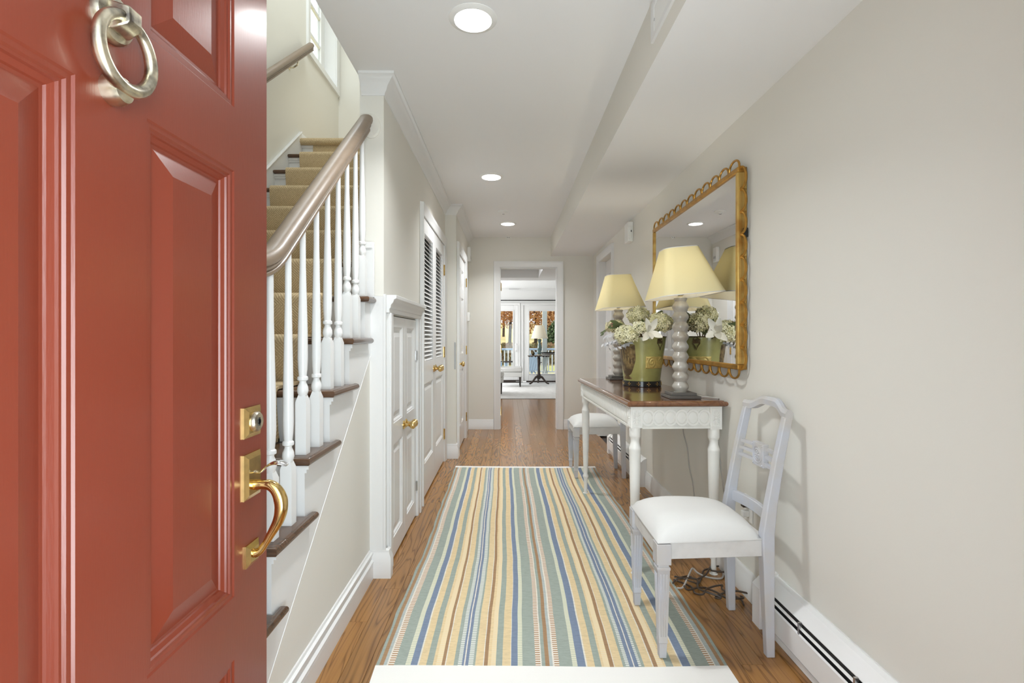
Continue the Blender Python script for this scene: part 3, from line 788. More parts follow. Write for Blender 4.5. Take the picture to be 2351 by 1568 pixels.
def baluster(y, zt):
    zb = rail_h(y)-.03
    hgt = zb-zt
    mb = B()
    h = .018
    mb.loops([[(-h, -h, 0), (h, -h, 0), (h, h, 0), (-h, h, 0)], [(-h, -h, .175), (h, -h, .175), (h, h, .175), (-h, h, .175)], [(-.011, -.011, .198), (.011, -.011, .198), (.011, .011, .198), (-.011, .011, .198)]])
    mb.lathe([(.012, .192), (.016, .203), (.0185, .212), (.017, .225), (.011, .240), (.0115, .245), (.017, .248), (.0175, .253), (.017, .258), (.0125, .262), (.015, .285), (.0165, .32), (.0155, .42), (.010, hgt*.82), (.0092, hgt+.02)], seg=14)
    mb.build('baluster', M['trim'], sc, loc=(RX, y, zt))
for n in range(2, 8):
    ys = (NOSE(n)+.066, NOSE(n)+.186) if n < 7 else (NOSE(n)+.060,)
    for y in ys: baluster(y, RISE*n)
nw = B().box(-.735, -.645, .965, 1.055, 0, .42)
nw.lathe([(.03, .42), (.042, .45), (.030, .50), (.042, .56), (.045, .66), (.036, .90), (.030, 1.15), (.045, 1.20), (.03, 1.25)], c=(RX, 1.01, 0), seg=18); nw.build('newel_post', M['trim'], sc)

# stair runner
rn = B(); xl, xr = -1.536, -.853; T = .011
path = []
def q(y, z): path.append((y, z))
for n in range(1, NR+1):
    yr = NOSE(n)+.03-.004; z0 = RISE*(n-1)+.004; z1 = RISE*n
    yn = NOSE(n); zc = z1-.014; r = .018
    if n == NR:
        q(yr, z0); q(yr, z1-.036); q(yn+.012, z1-.033); a0 = -PI/2
    else:
        q(yr-.004, z0); q(yr-.014, z0+.04); q(yn-.001, z1-.05); a0 = -PI/9
    for k in range(0, 6):
        a = a0+(PI/2-a0)*k/5; q(yn+.014-r*math.cos(a), zc+r*math.sin(a))
    if n < NR: q(NOSE(n+1)+.02, z1+.004)
q(4.86, zl+.004)
Lx = []; acc = 0; us = []
def nrm2(i):
    a = path[max(i-1, 0)]; b = path[min(i+1, len(path)-1)]
    t = Vector((b[0]-a[0], b[1]-a[1])); t.normalize(); return Vector((-t.y, t.x))
vs = []; fs = []; uvs = []
for i, (y, z) in enumerate(path):
    if i: acc += math.hypot(y-path[i-1][0], z-path[i-1][1])
    nv = nrm2(i)
    wide = i >= len(path)-9
    a_, b_ = (xl, xr) if not (i >= len(path)-8) else (-1.646, XT-.002)
    for (xx, tt) in ((a_, 0), (a_, T), (b_, T), (b_, 0)):
        vs.append((xx, y+nv.x*tt, z+nv.y*tt)); uvs.append((xx+1.195, acc))
for i in range(len(path)-1):
    for k in range(3): fs.append((i*4+k, i*4+k+1, i*4+4+k+1, i*4+4+k))
me = bpy.data.meshes.new('stair_runner'); me.from_pydata(vs, [], fs)
uvl = me.uv_layers.new(name='UVMap')
for lp_ in me.loops: uvl.data[lp_.index].uv = uvs[lp_.vertex_index]
bm = bmesh.new(); bm.from_mesh(me); bmesh.ops.recalc_face_normals(bm, faces=bm.faces); bm.to_mesh(me); bm.free()
me.materials.append(M['runner'])
me.polygons.foreach_set('use_smooth', [True]*len(me.polygons)); me.set_sharp_from_angle(angle=math.radians(50))
ro2 = bpy.data.objects.new('carpet_runner', me); COL.objects.link(ro2); ro2.parent = sc
tag(ro2, 'tan carpet runner woven in diamonds')
# rail on the left stair wall
wrail = empty('wall_handrail', (LW, 3.9, 3.4), 0, 'brown handrail on brackets along the stairwell wall', 'handrail')
pth = [(y-3.9, (3.50+.84*(y-4.02))-3.4) for y in (4.02, 3.6, 3.0, 2.2, 1.4)]
mb = B(); sweep_rail(mb, pth, .07, RPROF, .85); mb.build('rail', M['railwood'], wrail, angle=50)
for yb_ in (3.78, 2.6, 1.6):
    zb_ = 3.50+.84*(yb_-4.02)-.035
    mb = B().tube([(0, 0, -.055), (.03, 0, -.06), (.06, 0, -.04), (.07, 0, 0)], .006, 8).lathe([(0, 0), (.022, 0), (.018, .006), (0, .006)], mat4=Matrix.Rotation(PI/2, 4, 'Y'), c=(0, 0, -.055), seg=14)
    mb.build('bracket', M['oldbrass'], wrail, loc=(0, yb_-3.9, zb_-3.4))

# ------------------------------------------------------------------ ceiling fittings
LL = ['largest recessed ceiling light, nearest the entrance', 'middle recessed ceiling light above the rug', 'small recessed ceiling light near the end wall']
lt = None
for i, (lx, ly) in enumerate(CEIL_LIGHTS):
    if lt is None:
        lt = empty('recessed_light', (lx, ly, HC), 0, LL[i], 'ceiling light', 'recessed hallway lights')
        B().lathe([(.073, -.004), (.0745, -.0095), (.085, -.007), (.0965, -.002), (.0965, .0), (.073, 0)], seg=40).build('trim_ring', M['plastic'], lt)
        B().lathe([(0, -.005), (.074, -.005), (.074, -.001), (0, -.001)], seg=40).build('diffuser', M['lens'], lt)
    else: copy_tree(lt, (lx, ly, HC), LL[i])
sd = empty('smoke_detector', (-.044, 5.05, HC), 0, 'white round smoke detector on the hallway ceiling', 'smoke detector')
B().lathe([(0, 0), (.058, 0), (.058, -.008), (.05, -.014), (0, -.014)], seg=28).build('plate', M['plastic'], sd)
B().lathe([(.022, -.013), (.022, -.024), (.016, -.03), (0, -.03)], seg=18).build('sensor_head', M['plastic'], sd)
for k in range(3): B().box(-.003, .003, -.003, .003, -.0325, -.029).build('grille_slot', M['fin'], sd, loc=(.009*math.cos(k*2.1), .009*math.sin(k*2.1), 0))
ms = empty('motion_sensor', (.005, YE-.02, HC), 0, 'tiny white sensor above the end doorway at ceiling', 'sensor')
B().lathe([(0, 0), (.026, 0), (.026, -.006), (.02, -.014), (0, -.02)], seg=20).build('housing', M['plastic'], ms)
for sx_ in (-1, 1): B().box(-.004, .004, -.004, .0, -.006, .004).build('lens', M['fin'], ms, loc=(sx_*.009, -.0195, -.008))
vt = empty('access_panel', (.545, 1.62, 2.34), 0, 'white framed access panel on the soffit face', 'panel')
mb = B(); mb.sweep([(-.24, -.055), (.24, -.055), (.24, .06), (-.24, .06)], [(-.016, 0), (-.016, .010), (0, .012), (.012, .006), (.012, 0)], lambda a, b, t: (-t, a, b), closed=True); mb.build('frame', M['trim'], vt)
B().box(-.005, 0, -.24, .24, -.055, .06).build('cover', M['plastic'], vt)
for yy in (-.225, .225): B().lathe([(0, .004), (.005, .004), (.005, .007), (0, .007)], mat4=Matrix.Rotation(-PI/2, 4, 'Y'), seg=10).build('screw', M['nickel'], vt, loc=(0, yy, .0))
# wall boxes
cb = empty('door_chime', (WR, 4.40, 2.085), 0, 'white box with a small dark hole high on right wall', 'wall box')
B().box(-.045, 0, -.07, .07, -.085, .085).build('cover', M['plastic'], cb, bev=.006)
B().box(-.05, -.02, -.085, -.07, -.06, .04).build('side_clip', M['plastic'], cb, bev=.003)
B().box(-.026, -.018, -.0875, -.084, -.008, .008).build('sound_hole', M['fin'], cb)
ch = empty('alarm_box', (XP, 6.20, 2.19), 0, 'white alarm box above the six panel door corner', 'wall box')
B().box(0, .04, -.055, .055, -.09, .09).build('cover', M['plastic'], ch, bev=.006)
B().box(.04, .043, -.03, .03, -.05, -.02).build('grille', M['nickel'], ch)
th = empty('thermostat', (XP, 6.2, 1.42), 0, 'small white thermostat beside the six panel door', 'thermostat')
B().box(0, .03, -.04, .04, -.055, .055).build('cover', M['plastic'], th, bev=.005)
B().box(.03, .032, -.025, .025, 0, .03).build('display', M['nickel'], th)
ou = empty('wall_outlet', (WR, 2.25, .40), 0, 'white wall outlet with dark plugs behind the near chair', 'outlet')
B().box(-.006, 0, -.037, .037, -.058, .058).build('plate', M['plastic'], ou, bev=.002)
B().box(-.034, -.006, -.013, .013, .008, .034).build('plug', M['cable'], ou, bev=.003)
B().box(-.034, -.006, -.013, .013, -.034, -.008).build('plug', M['plastic'], ou, bev=.003)

# ------------------------------------------------------------------ baseboard heaters
def heater(y0, y1, label):
    L_ = y1-y0
    h = empty('baseboard_heater', (WR, y0, 0), 0, label, 'heater', 'baseboard heaters on the right wall')
    P2 = lambda poly, n, m, a=.0, b=None: B().prism(poly, lambda p, r: (p, a, r), lambda p, r: (p, L_ if b is None else b, r)).build(n, m, h, smooth=False)
    P2([(-.001, .0), (-.001, .215), (-.006, .215), (-.006, .0)], 'back_plate', M['heater'])
    P2([(-.004, .213), (-.022, .206), (-.058, .170), (-.056, .167), (-.021, .202), (-.004, .209)], 'top_cover', M['heater'])
    P2([(-.066, .135), (-.071, .130), (-.071, .045), (-.062, .035), (-.060, .037), (-.067, .046), (-.067, .128), (-.064, .132)], 'front_panel', M['heater'])
    P2([(-.0615, .158), (-.0665, .150), (-.0645, .149), (-.0595, .157)], 'damper_blade', M['heater'])
    P2([(-.007, .185), (-.055, .160), (-.055, .06), (-.007, .06)], 'fin_element', M['fin'])
    P2([(-.04, .001), (-.055, .001), (-.055, .025), (-.04, .03)], 'toe_strip', M['heater'])
    for (a, b) in ((-.03, .03), (L_-.03, L_+.03)):
        P2([(-.001, 0.0), (-.001, .222), (-.024, .214), (-.078, .160), (-.078, .0)], 'end_cap', M['heater'], a, b)
    n = int(L_/.32)
    for k in range(1, n+1):
        yy = L_*k/(n+1)
        B().box(-.070, -.058, yy-.004, yy+.004, .126, .172).build('clip', M['nickel'], h)
    return h
heater(.62, 2.035, 'white baseboard heater behind the near painted chair')
heater(3.94, 5.06, 'white baseboard heater beneath the far painted chair')

# ------------------------------------------------------------------ rug
RXa, RXb = -.463, .777
STR = [(55,'T'),(75,'N'),(100,'L'),(120,'W'),(130,'dn'),(165,'T'),(235,'dg'),(268,'B'),(310,'W'),(320,'Y'),(365,'T'),(405,'Y'),(425,'dy'),(460,'N'),(480,'W'),(487,'Y'),(535,'T'),(560,'db'),(585,'B'),(598,'W'),(606,'B'),(625,'db'),(655,'T'),(668,'Y'),(716,'W'),(722,'N'),(745,'Y'),(765,'dy'),(795,'T'),(835,'Y'),(886,'W'),(890,'B'),(930,'dg'),(960,'T'),(1040,'dn'),(1070,'W'),(1078,'T'),(1100,'N'),(1125,'L'),(1145,'W'),(1155,'dn'),(1185,'T'),(1265,'dg'),(1295,'B'),(1345,'W'),(1355,'Y'),(1400,'T'),(1440,'Y'),(1455,'dy'),(1490,'N'),(1515,'W'),(1520,'Y'),(1570,'T'),(1588,'db'),(1610,'B'),(1634,'W'),(1641,'B'),(1665,'db'),(1682,'T'),(1700,'Y'),(1748,'W'),(1755,'N'),(1780,'dy'),(1815,'Y'),(1830,'T'),(1875,'Y'),(1922,'W'),(1930,'B'),(1980,'dg'),(2010,'T'),(2095,'dn'),(2125,'W'),(2132,'L'),(2160,'N'),(2185,'T'),(2205,None)]
cT = (.365, .41, .365); cL = (.47, .51, .49); cB = (.225, .275, .375); cY = (.77, .61, .37); cN = (.40, .25, .145); cW = (.78, .73, .65)
wv = lambda n, c: mat(n, c, .95, var=.12, vscale=45, stretch=(1, 3.5, 1), spec=.1, bump=.5, bscale=380)
RM = {'T': wv('rug_teal', cT), 'L': wv('rug_pale_teal', cL), 'B': wv('rug_blue', cB), 'Y': wv('rug_yellow', cY), 'N': wv('rug_brown', cN), 'W': wv('rug_cream', cW),
      'dn': dash_mat('rug_brown_dash', cW, cN, .0125, .5), 'dg': dash_mat('rug_green_dash', (.74, .70, .56), (.48, .52, .40), .0105, .5), 'db': dash_mat('rug_blue_dash', cT, (.74, .74, .70), .0115, .5), 'dy': dash_mat('rug_yellow_dash', cY, (.74, .64, .46), .011, .5)}
keys = list(RM)
rug = empty('rug', (0, 0, 0), 0, 'striped flat woven runner rug in teal, yellow and blue', 'rug')
ry0, ry1 = 1.765, 4.46
NY = 64
def rug_pt(u, y, t):
    x = RXa+u*(RXb-RXa)
    w = .010*math.sin(2.3*y+1.0+u*1.3)+.006*math.sin(5.1*y+u*4)
    x += w*.55 + (.0022*math.sin(17*y)+.0014*math.sin(31*y+2))*(1 if u in (0, 1) else .3)
    zz = .0035+.0018*(1+math.sin(9*u+1.9*y))*(1+math.sin(3.1*y+5*u))*.5
    return (x, y+.006*math.sin(6*u+1), zz+t)
mb = B()
us = [(a-55)/2150 for a, _ in STR]
vs = []; nU = len(us)
for j in range(NY+1):
    y = ry0+(ry1-ry0)*j/NY
    for u in us: vs.append(rug_pt(u, y, .004))
fs = []; mi = []
for j in range(NY):
    for i in range(nU-1):
        fs.append((j*nU+i, j*nU+i+1, (j+1)*nU+i+1, (j+1)*nU+i)); mi.append(keys.index(STR[i][1]))
base_o = len(vs)
# underside rim gives the rug thickness
rim = [j*nU for j in range(NY+1)]+[NY*nU+i for i in range(1, nU)]+[j*nU+nU-1 for j in range(NY-1, -1, -1)]+[i for i in range(nU-2, 0, -1)]
for k, r in enumerate(rim): vs.append((vs[r][0], vs[r][1], .0008))
for k in range(len(rim)):
    k2 = (k+1) % len(rim); fs.append((rim[k], rim[k2], base_o+k2, base_o+k)); mi.append(0)
mb.v = vs; mb.f = fs; mb.mi = mi
mb.build('striped_weave', [RM[k] for k in keys], rug)
for (ya, yb2, ex) in ((1.64, ry0+.002, .004), (ry1-.002, 4.50, .0)):
    mb = B(); L = []
    for k in range(41):
        u = k/40
        p0 = rug_pt(u, ya, .0045); p1 = rug_pt(u, yb2, .0055)
        xx = (p0[0]-.16*ex/.004*.05 if u == 0 else p0[0])
        L.append([(p0[0], p0[1], .0008), (p0[0], p0[1], p0[2]), (p1[0], p1[1], p1[2]), (p1[0], p1[1], .0008)])
    mb.loops(L); mb.build('hem_band', M['hem'], rug)

# ------------------------------------------------------------------ console table (local: x right, y along, origin at near-left foot corner)
TH = .86; TL, TWd = 1.375, .495
tb = empty('console_table', (.576, 2.412, 0), math.radians(2.0), 'cream console table with carved apron and mahogany top', 'table')
mb = B(); L = []
def rect(ins, z): return [(ins, ins, z), (TWd-ins, ins, z), (TWd-ins, TL-ins, z), (ins, TL-ins, z)]
mb.loops([rect(.016, TH-.028), rect(.010, TH-.028)]+[rect(.011-.011*math.cos(a), TH-.015+.012*math.sin(a)) for a in [-PI/2+PI*k/8 for k in range(9)]]+[rect(.014, TH-.003), rect(.017, TH), rect(.0171, TH)])
mb.build('top', M['mahogany'], tb, angle=30)
ai = .022; az0, az1 = TH-.138, TH-.028
blk = .058
LP = [(ai, ai), (TWd-ai-blk, ai), (ai, TL-ai-blk), (TWd-ai-blk, TL-ai-blk)]
ap = B()
ap.box(ai+blk, TWd-ai-blk, ai+.008, ai+.026, az0, az1).box(ai+blk, TWd-ai-blk, TL-ai-.026, TL-ai-.008, az0, az1)
B().box(ai+.008, ai+.026, ai+blk, TL-ai-blk, az0, az1).build('reeded_apron', M['gapglaze'], tb)
ap.box(TWd-ai-.026, TWd-ai-.008, ai+blk, TL-ai-blk, az0, az1)
for (za, zb) in ((az0, az0+.012), (az1-.012, az1)):
    ap.box(ai+blk, TWd-ai-blk, ai+.002, ai+.01, za, zb)
    B().box(ai+.002, ai+.01, ai+blk, TL-ai-blk, za, zb).build('apron_band', M['cream'], tb, bev=.0015)
ap.build('apron', M['glaze'], tb, bev=.0015)
legm = None
for (x, y) in LP:
    cx, cy = x+blk/2, y+blk/2
    if legm is None:
        mb = B().box(-blk/2, blk/2, -blk/2, blk/2, az0-.004, az1)
        z = az0-.004
        mb.lathe([(.020, 0), (.0135, .002), (.0125, .06), (.0145, .10), (.017, .112), (.0215, .122), (.0215, .130), (.015, .142), (.0165, .155), (.021, .30), (.0265, .50), (.0280, z-.112), (.0292, z-.108), (.0292, z-.100), (.0265, z-.094), (.0215, z-.078), (.0205, z-.066), (.0225, z-.054), (.0265, z-.046), (.0280, z-.042), (.0280, z-.006), (.0265, z)], seg=22)
        mb.v = [(v[0], v[1], max(v[2], .0)) for v in mb.v]
        legm = mb.build('leg', M['cream'], tb, loc=(cx, cy, .0095))
    else: copy_part(legm, tb, (cx, cy, .0095 if x < .2 else .0005))
# rosettes on the leg blocks
rm = None
def rosette(loc, rot):
    global rm
    if rm is None:
        mb = B(); mb.sweep([(-.022, -.044), (.022, -.044), (.022, .044), (-.022, .044)], [(0, 0), (0, .003), (.004, .003), (.004, 0)], lambda a, b, t: (a, -t, b), closed=True)
        for k in range(16):
            a = 2*PI*k/16; ex, ez = .0185*math.cos(a), .039*math.sin(a)
            mb.tube([(ex*.3, -.001, ez*.3), (ex*.7, -.003, ez*.7), (ex, -.001, ez)], [.0015, .003, .0015], 6)
        mb.lathe([(.0075, 0), (.0075, .003), (.004, .005), (0, .005)], mat4=Matrix.Rotation(PI/2, 4, 'X'), seg=14)
        rm = mb.build('rosette', M['cream'], tb, loc=loc, rot=rot)
    else: copy_part(rm, tb, loc, rot)
zc = (az0+az1)/2-.001
rosette((ai+blk/2, ai-.0005, zc), (0, 0, 0)); rosette((TWd-ai-blk/2, ai-.0005, zc), (0, 0, 0))
rosette((ai-.0005, ai+blk/2, zc), (0, 0, -PI/2)); rosette((ai-.0005, TL-ai-blk/2, zc), (0, 0, -PI/2))
# guilloche rings on the near end
span = TWd-2*ai-2*blk; nR = 6; gm = None; dm = None
for k in range(nR):
    x = ai+blk+span*(k+.5)/nR+.0
    if gm is None:
        mb = B(); Lq = []
        for (ea, eb, d) in ((.0350, .0415, .002), (.0340, .0405, -.0035), (.0250, .0315, -.0035), (.0240, .0305, .002)):
            Lq.append([(ea*math.cos(2*PI*i/36), d, eb*math.sin(2*PI*i/36)) for i in range(36)])
        mb.loops(Lq, cap0=False, cap1=False)
        gm = mb.build('guilloche_ring', M['cream'], tb, loc=(x, ai+.0075, zc))
        mb = B().lathe([(.0, .004), (.6, .003), (.92, .001), (1, -.002)], seg=24, mat4=Matrix.Rotation(PI/2, 4, 'X'))
        mb.v = [(v[0]*.0228, v[1]*.9, v[2]*.0292) for v in mb.v]
        dm = mb.build('guilloche_boss', M['cream'], tb, loc=(x, ai+.009, zc))
    else:
        copy_part(gm, tb, (x, ai+.0075-.0007*(k % 2), zc)); copy_part(dm, tb, (x, ai+.009, zc))
# reeds on the long front
n = 40; y0 = ai+blk; y1 = TL-ai-blk; fm = None
for k in range(n):
    y = y0+(y1-y0)*(k+.5)/n
    if fm is None:
        hw = (y1-y0)/n*.40; mb = B(); L = []
        for (zz, w, d) in ((-.041, .15, .0), (-.037, .7, .004), (-.028, 1, .007), (0, 1, .008), (.028, 1, .007), (.037, .7, .004), (.041, .15, .0)):
            L.append([(-d*math.sin(PI*i/6)-.0005, hw*w*math.cos(PI*i/6), zz) for i in range(7)])
        mb.loops(L, close=False, cap0=False, cap1=False)
        fm = mb.build('reed', M['cream'], tb, loc=(ai+.0085, y, zc))
    else: copy_part(fm, tb, (ai+.0085, y, zc))

# ------------------------------------------------------------------ lamps
def rrect(a, b, z, r=.02, seg=4, tilt=0):
    pts = []
    for (sx_, sy_, a0) in ((1, 1, 0), (-1, 1, PI/2), (-1, -1, PI), (1, -1, 3*PI/2)):
        for k in range(seg+1):
            an = a0+PI/2*k/seg
            pts.append((sx_*(a-r)+r*math.cos(an), sy_*(b-r)+r*math.sin(an), z))
    return pts
def table_lamp(loc, label, tilt):
    o = empty('table_lamp', loc, 0, label, 'lamp', 'pair of bobbin lamps on the console table')
    B().box(-.078, .078, -.078, .078, 0, .014).box(-.062, .062, -.062, .062, .014, .029).build('base', M['lampbase'], o, bev=.002)
    prof = [(.0, .029), (.034, .029)]
    nb = 9; z0, z1 = .030, .490
    for k in range(nb):
        for j in range(9):
            u = j/8; zz = z0+(z1-z0)*(k+u)/nb
            s = .5-.5*math.cos(2*PI*u)
            prof.append((.0295+.0118*s**.8-.004*k/nb*0, zz))
    prof += [(.028, .492), (.030, .498), (.033, .503), (.033, .510), (.026, .514), (0, .514)]
    B().lathe(prof, seg=28).build('bobbin_column', M['bobbin'], o)
    B().lathe([(0, .514), (.012, .514), (.010, .522), (.018, .526), (.019, .545), (.014, .555), (0, .556)], seg=16).build('socket', M['oldbrass'], o)
    B().lathe([(0, .556), (.012, .558), (.016, .575), (.029, .605), (.031, .625), (.024, .648), (0, .657)], seg=16).build('bulb', M['bulb'], o)
    zb, zt = .518, .762
    pv = Vector((0, 0, .64)); Rt = Matrix.Translation(pv) @ Matrix.Rotation(-tilt, 4, 'Y') @ Matrix.Translation(-pv)
    def ring(a, b, z, r): return [tuple(Rt @ Vector(p)) for p in rrect(a, b, z, r)]
    sh = B(); Ls = []
    for k in range(7):
        u = k/6; cv = -.001*math.sin(PI*u)
        Ls.append(ring(.150+(.088-.150)*u+cv, .205+(.078-.205)*u+cv, zb+(zt-zb)*u, .045))
    sh.loops(Ls, cap0=False, cap1=False)
    s_ = sh.build('shade', M['shade'], o, angle=60)
    li = B(); li.loops([[tuple(Vector(p)+Vector((0, 0, 0))) for p in ring(.150-.004+(.088-.150)*u-.001*math.sin(PI*u), .205-.004+(.078-.205)*u-.006*math.sin(PI*u), zb+(zt-zb)*u, .043)] for u in [k/6 for k in range(7)]], cap0=False, cap1=False)
    li.build('lining', M['shadelining'], s_, angle=60)
    B().tube(ring(.150, .205, zb, .045), .0022, 6, closed=True).build('lower_trim', M['hem'], s_); B().tube(ring(.088, .078, zt, .045), .0022, 6, closed=True).build('upper_trim', M['hem'], s_)
    sp = B()
    for k in range(4):
        a = k*PI/2+.5
        p = Rt @ Vector((.07*math.cos(a), .06*math.sin(a), zt-.02))
        sp.tube([(0, 0, .66), tuple(p)], .0018, 6)
    sp.lathe([(0, .655), (.008, .655), (.008, .672), (0, .68)], seg=10)
    sp.build('harp', M['oldbrass'], o)
    lamp('table_lamp_bulb', 'POINT', (loc[0], loc[1], loc[2]+.635), (0, 0, 0), 5.4, (1, .93, .76), .035)
    return o
tz = TH+.0005
nl = table_lamp((.887, 2.575, tz), 'near bobbin table lamp with tilted cream shade before mirror', math.radians(5))
fl_ = table_lamp((.812, 3.68, tz), 'far bobbin table lamp with cream shade beyond the flower bucket', math.radians(2.5))
B().tube([(.05, .0, .012), (.085, .03, .006), (.105, -.02, .006), (.135, -.06, .006), (.165, -.075, .005), (.178, -.05, -.01), (.183, -.03, -.2)], .004, 7).build('cord', M['twine'], nl)
def lamp_cord(path, label):
    o = B().tube(spline(path), .0035, 6).build('lamp_cord', M['twine'], None); tag(o, label, 'cord')
lamp_cord([(1.045, 3.05, .72), (1.055, 3.02, .66), (1.045, 2.98, .60), (1.05, 2.93, .52), (1.05, 2.90, .42), (1.055, 2.86, .34), (1.05, 2.82, .27), (1.045, 2.79, .215), (1.04, 2.74, .205), (1.04, 2.70, .225), (1.045, 2.74, .245), (1.05, 2.79, .22), (1.05, 2.82, .16), (1.04, 2.8, .03)], 'thin grey cord hanging down the wall under the table')
lamp_cord([(1.066, 2.56, .70), (1.066, 2.50, .50), (1.066, 2.46, .36), (1.064, 2.44, .25), (1.05, 2.42, .12), (1.04, 2.40, .03)], 'short grey cord beside the near back table leg')
cab = empty('cable_tangle', (.93, 2.43, 0), 0, 'tangle of brown cables on the floor under the chair', 'cable')
for k in range(6):
    random.seed(40+k); pts = []
    for j in range(9):
        u = j/8; pts.append((-.13+.25*u+random.uniform(-.03, .03), -.08+.14*u*(1 if k % 2 else -1)+.05*math.sin(j*1.1+k*2)+random.uniform(-.015, .015), .006+.012*(1+math.sin(j*.9+k))))
    B().tube(spline(pts), .0042, 6).build('cable', M['cable'] if k < 5 else M['twine'], cab)

# ------------------------------------------------------------------ bucket of flowers
BX, BY = .858, 3.21
bk = empty('flower_bucket', (BX, BY, tz), 0, 'olive green tin bucket with gold plaque and black foot', 'bucket')
Rb = lambda z: .113+(.152-.113)*min(1, max(0, (z-.03)/.28))**1.15+(.004 if z < .03 else 0)
prof = [(0, .001), (Rb(.0), .001)]+[(Rb(z), z) for z in [.034+.0275*k for k in range(11)]]+[(.152, .312), (.149, .312)]+[(Rb(z)-.004, z) for z in (.28, .2, .1, .02)]+[(0, .02)]
B().lathe([p for p in prof if p[1] >= .03 or p[0] == 0 or True], seg=44).build('body', M['green'], bk)
def patch(a0, a1, z0, z1, off, na, nz, wfun=None, bmp=None):
    mb = B(); vs = []; fs = []
    for j in range(nz+1):
        z = z0+(z1-z0)*j/nz; c = (a0+a1)/2; hw = (a1-a0)/2*(wfun(j/nz) if wfun else 1)
        for i in range(na+1):
            a = c-hw+2*hw*i/na; r = Rb(z)+off+(bmp(i/na, j/nz) if bmp else 0)
            if i in (0, na) or j in (0, nz): r = Rb(z)+.0003
            vs.append((r*math.cos(a), r*math.sin(a), z))
    for j in range(nz):
        for i in range(na): k = j*(na+1)+i; fs.append((k, k+1, k+na+2, k+na+1))
    return mb.add(vs, fs)
B().lathe([(Rb(0)+.0005, .0), (Rb(0)+.0025, .002), (Rb(0)+.0025, .034), (Rb(.036)+.0003, .036)], seg=44).build('foot_band', M['blackgloss'], bk)
for k in range(12):
    a = 2*PI*k/12+.1
    mb = B()
    for q_ in range(4):
        an = q_*PI/2; mb.tube([(0, .003*math.cos(an), .003*math.sin(an)), (.001, .007*math.cos(an), .007*math.sin(an)), (0, .0125*math.cos(an), .0125*math.sin(an))], [.0012, .003, .001], 6)
    mb.build('gold_motif', M['goldflat'], bk, loc=((Rb(0)+.002)*math.cos(a), (Rb(0)+.002)*math.sin(a), .018), rot=(0, 0, a))
af = math.atan2(-BY, -BX)       # direction to the entrance
def scroll(u, v):
    d1 = math.hypot((u-.28)*2.4, v-.5); d2 = math.hypot((u-.74)*2.4, v-.5)
    return .0018*math.sin(d1*26+math.atan2(v-.5, u-.28)*1.0)*(d1 < .55)+.0018*math.sin(d2*26-math.atan2(v-.5, u-.74))*(d2 < .55)
patch(af+.18, af+1.32, .115, .19, .004, 40, 18, None, scroll).build('plaque', M['plaque'], bk, angle=80)
urn = lambda v: (.55 if v < .06 else .22 if v < .12 else .35+.65*min(1, (v-.12)/.45)**.6 if v < .8 else 1.0-.1*(v-.8))
patch(af-1.45, af-.28, .045, .262, .0012, 16, 20, urn).build('painted_urn', M['urn'], bk, angle=80)
for k in range(4):
    aa = af-1.05+.17*k
    patch(aa, aa+.11, .135, .235, .0024, 4, 8, lambda v: .4+.6*math.sin(PI*min(1, v*.9+.1))).build('gadroon', M['urngold'], bk)
mb = B()
for k in range(7):
    z = .06+.035*k; a = af+.82; r = Rb(z)+.001
    B().lathe([(.0032, 0), (.0028, .002), (0, .003)], seg=8, mat4=Matrix.Rotation(PI/2, 4, 'Y')).build('rivet', M['green'], bk, loc=(r*math.cos(a), r*math.sin(a), z), rot=(0, 0, a))
B().tube([(.1515*math.cos(2*PI*k/44), .1515*math.sin(2*PI*k/44), .312) for k in range(44)], .0036, 8, closed=True).build('rim', M['tinrim'], bk)
for s_, nm in ((af+.82, 1), (af+.82+PI, 1)):
    r = Rb(.27); c_, n_ = math.cos(s_), math.sin(s_)
    mb = B().box(-.002, .004, -.022, .022, .02, .05).tube([(.004, -.02, .02), (.004, -.006, .0), (.004, 0, -.02), (.004, .006, .0), (.004, .02, .02)], .0025, 6).tube([(.012, 0, .035), (.012, -.014, .05), (.006, 0, .06), (.012, .014, .05), (.012, 0, .035)], .003, 6)
    mb.build('ear_mount', M['tinrim'], bk, loc=(r*c_, r*n_, .25), rot=(0, 0, s_))
B().lathe([(0, .285), (.143, .285), (.143, .29), (0, .295)], seg=30).build('moss_filling', M['stemm'], bk)
def floret(mb, c, nrm, s, mi=0):
    nrm = nrm.normalized(); t = nrm.orthogonal().normalized(); t.rotate(Matrix.Rotation(random.uniform(0, 6.28), 3, nrm)); b = nrm.cross(t)
    for q_ in range(4):
        a = q_*PI/2; d = t*math.cos(a)+b*math.sin(a); e = -t*math.sin(a)+b*math.cos(a)
        lift = random.uniform(.05, .4)
        p = [c+d*.06*s, c+(d*.42+e*.36+nrm*.14)*s, c+(d*.85+e*.30+nrm*lift*.8)*s, c+(d*1.04+nrm*lift)*s, c+(d*.85-e*.30+nrm*lift*.8)*s, c+(d*.42-e*.36+nrm*.14)*s]
        mb.add(p, [(0, 1, 2, 3), (0, 3, 4, 5)], mi)
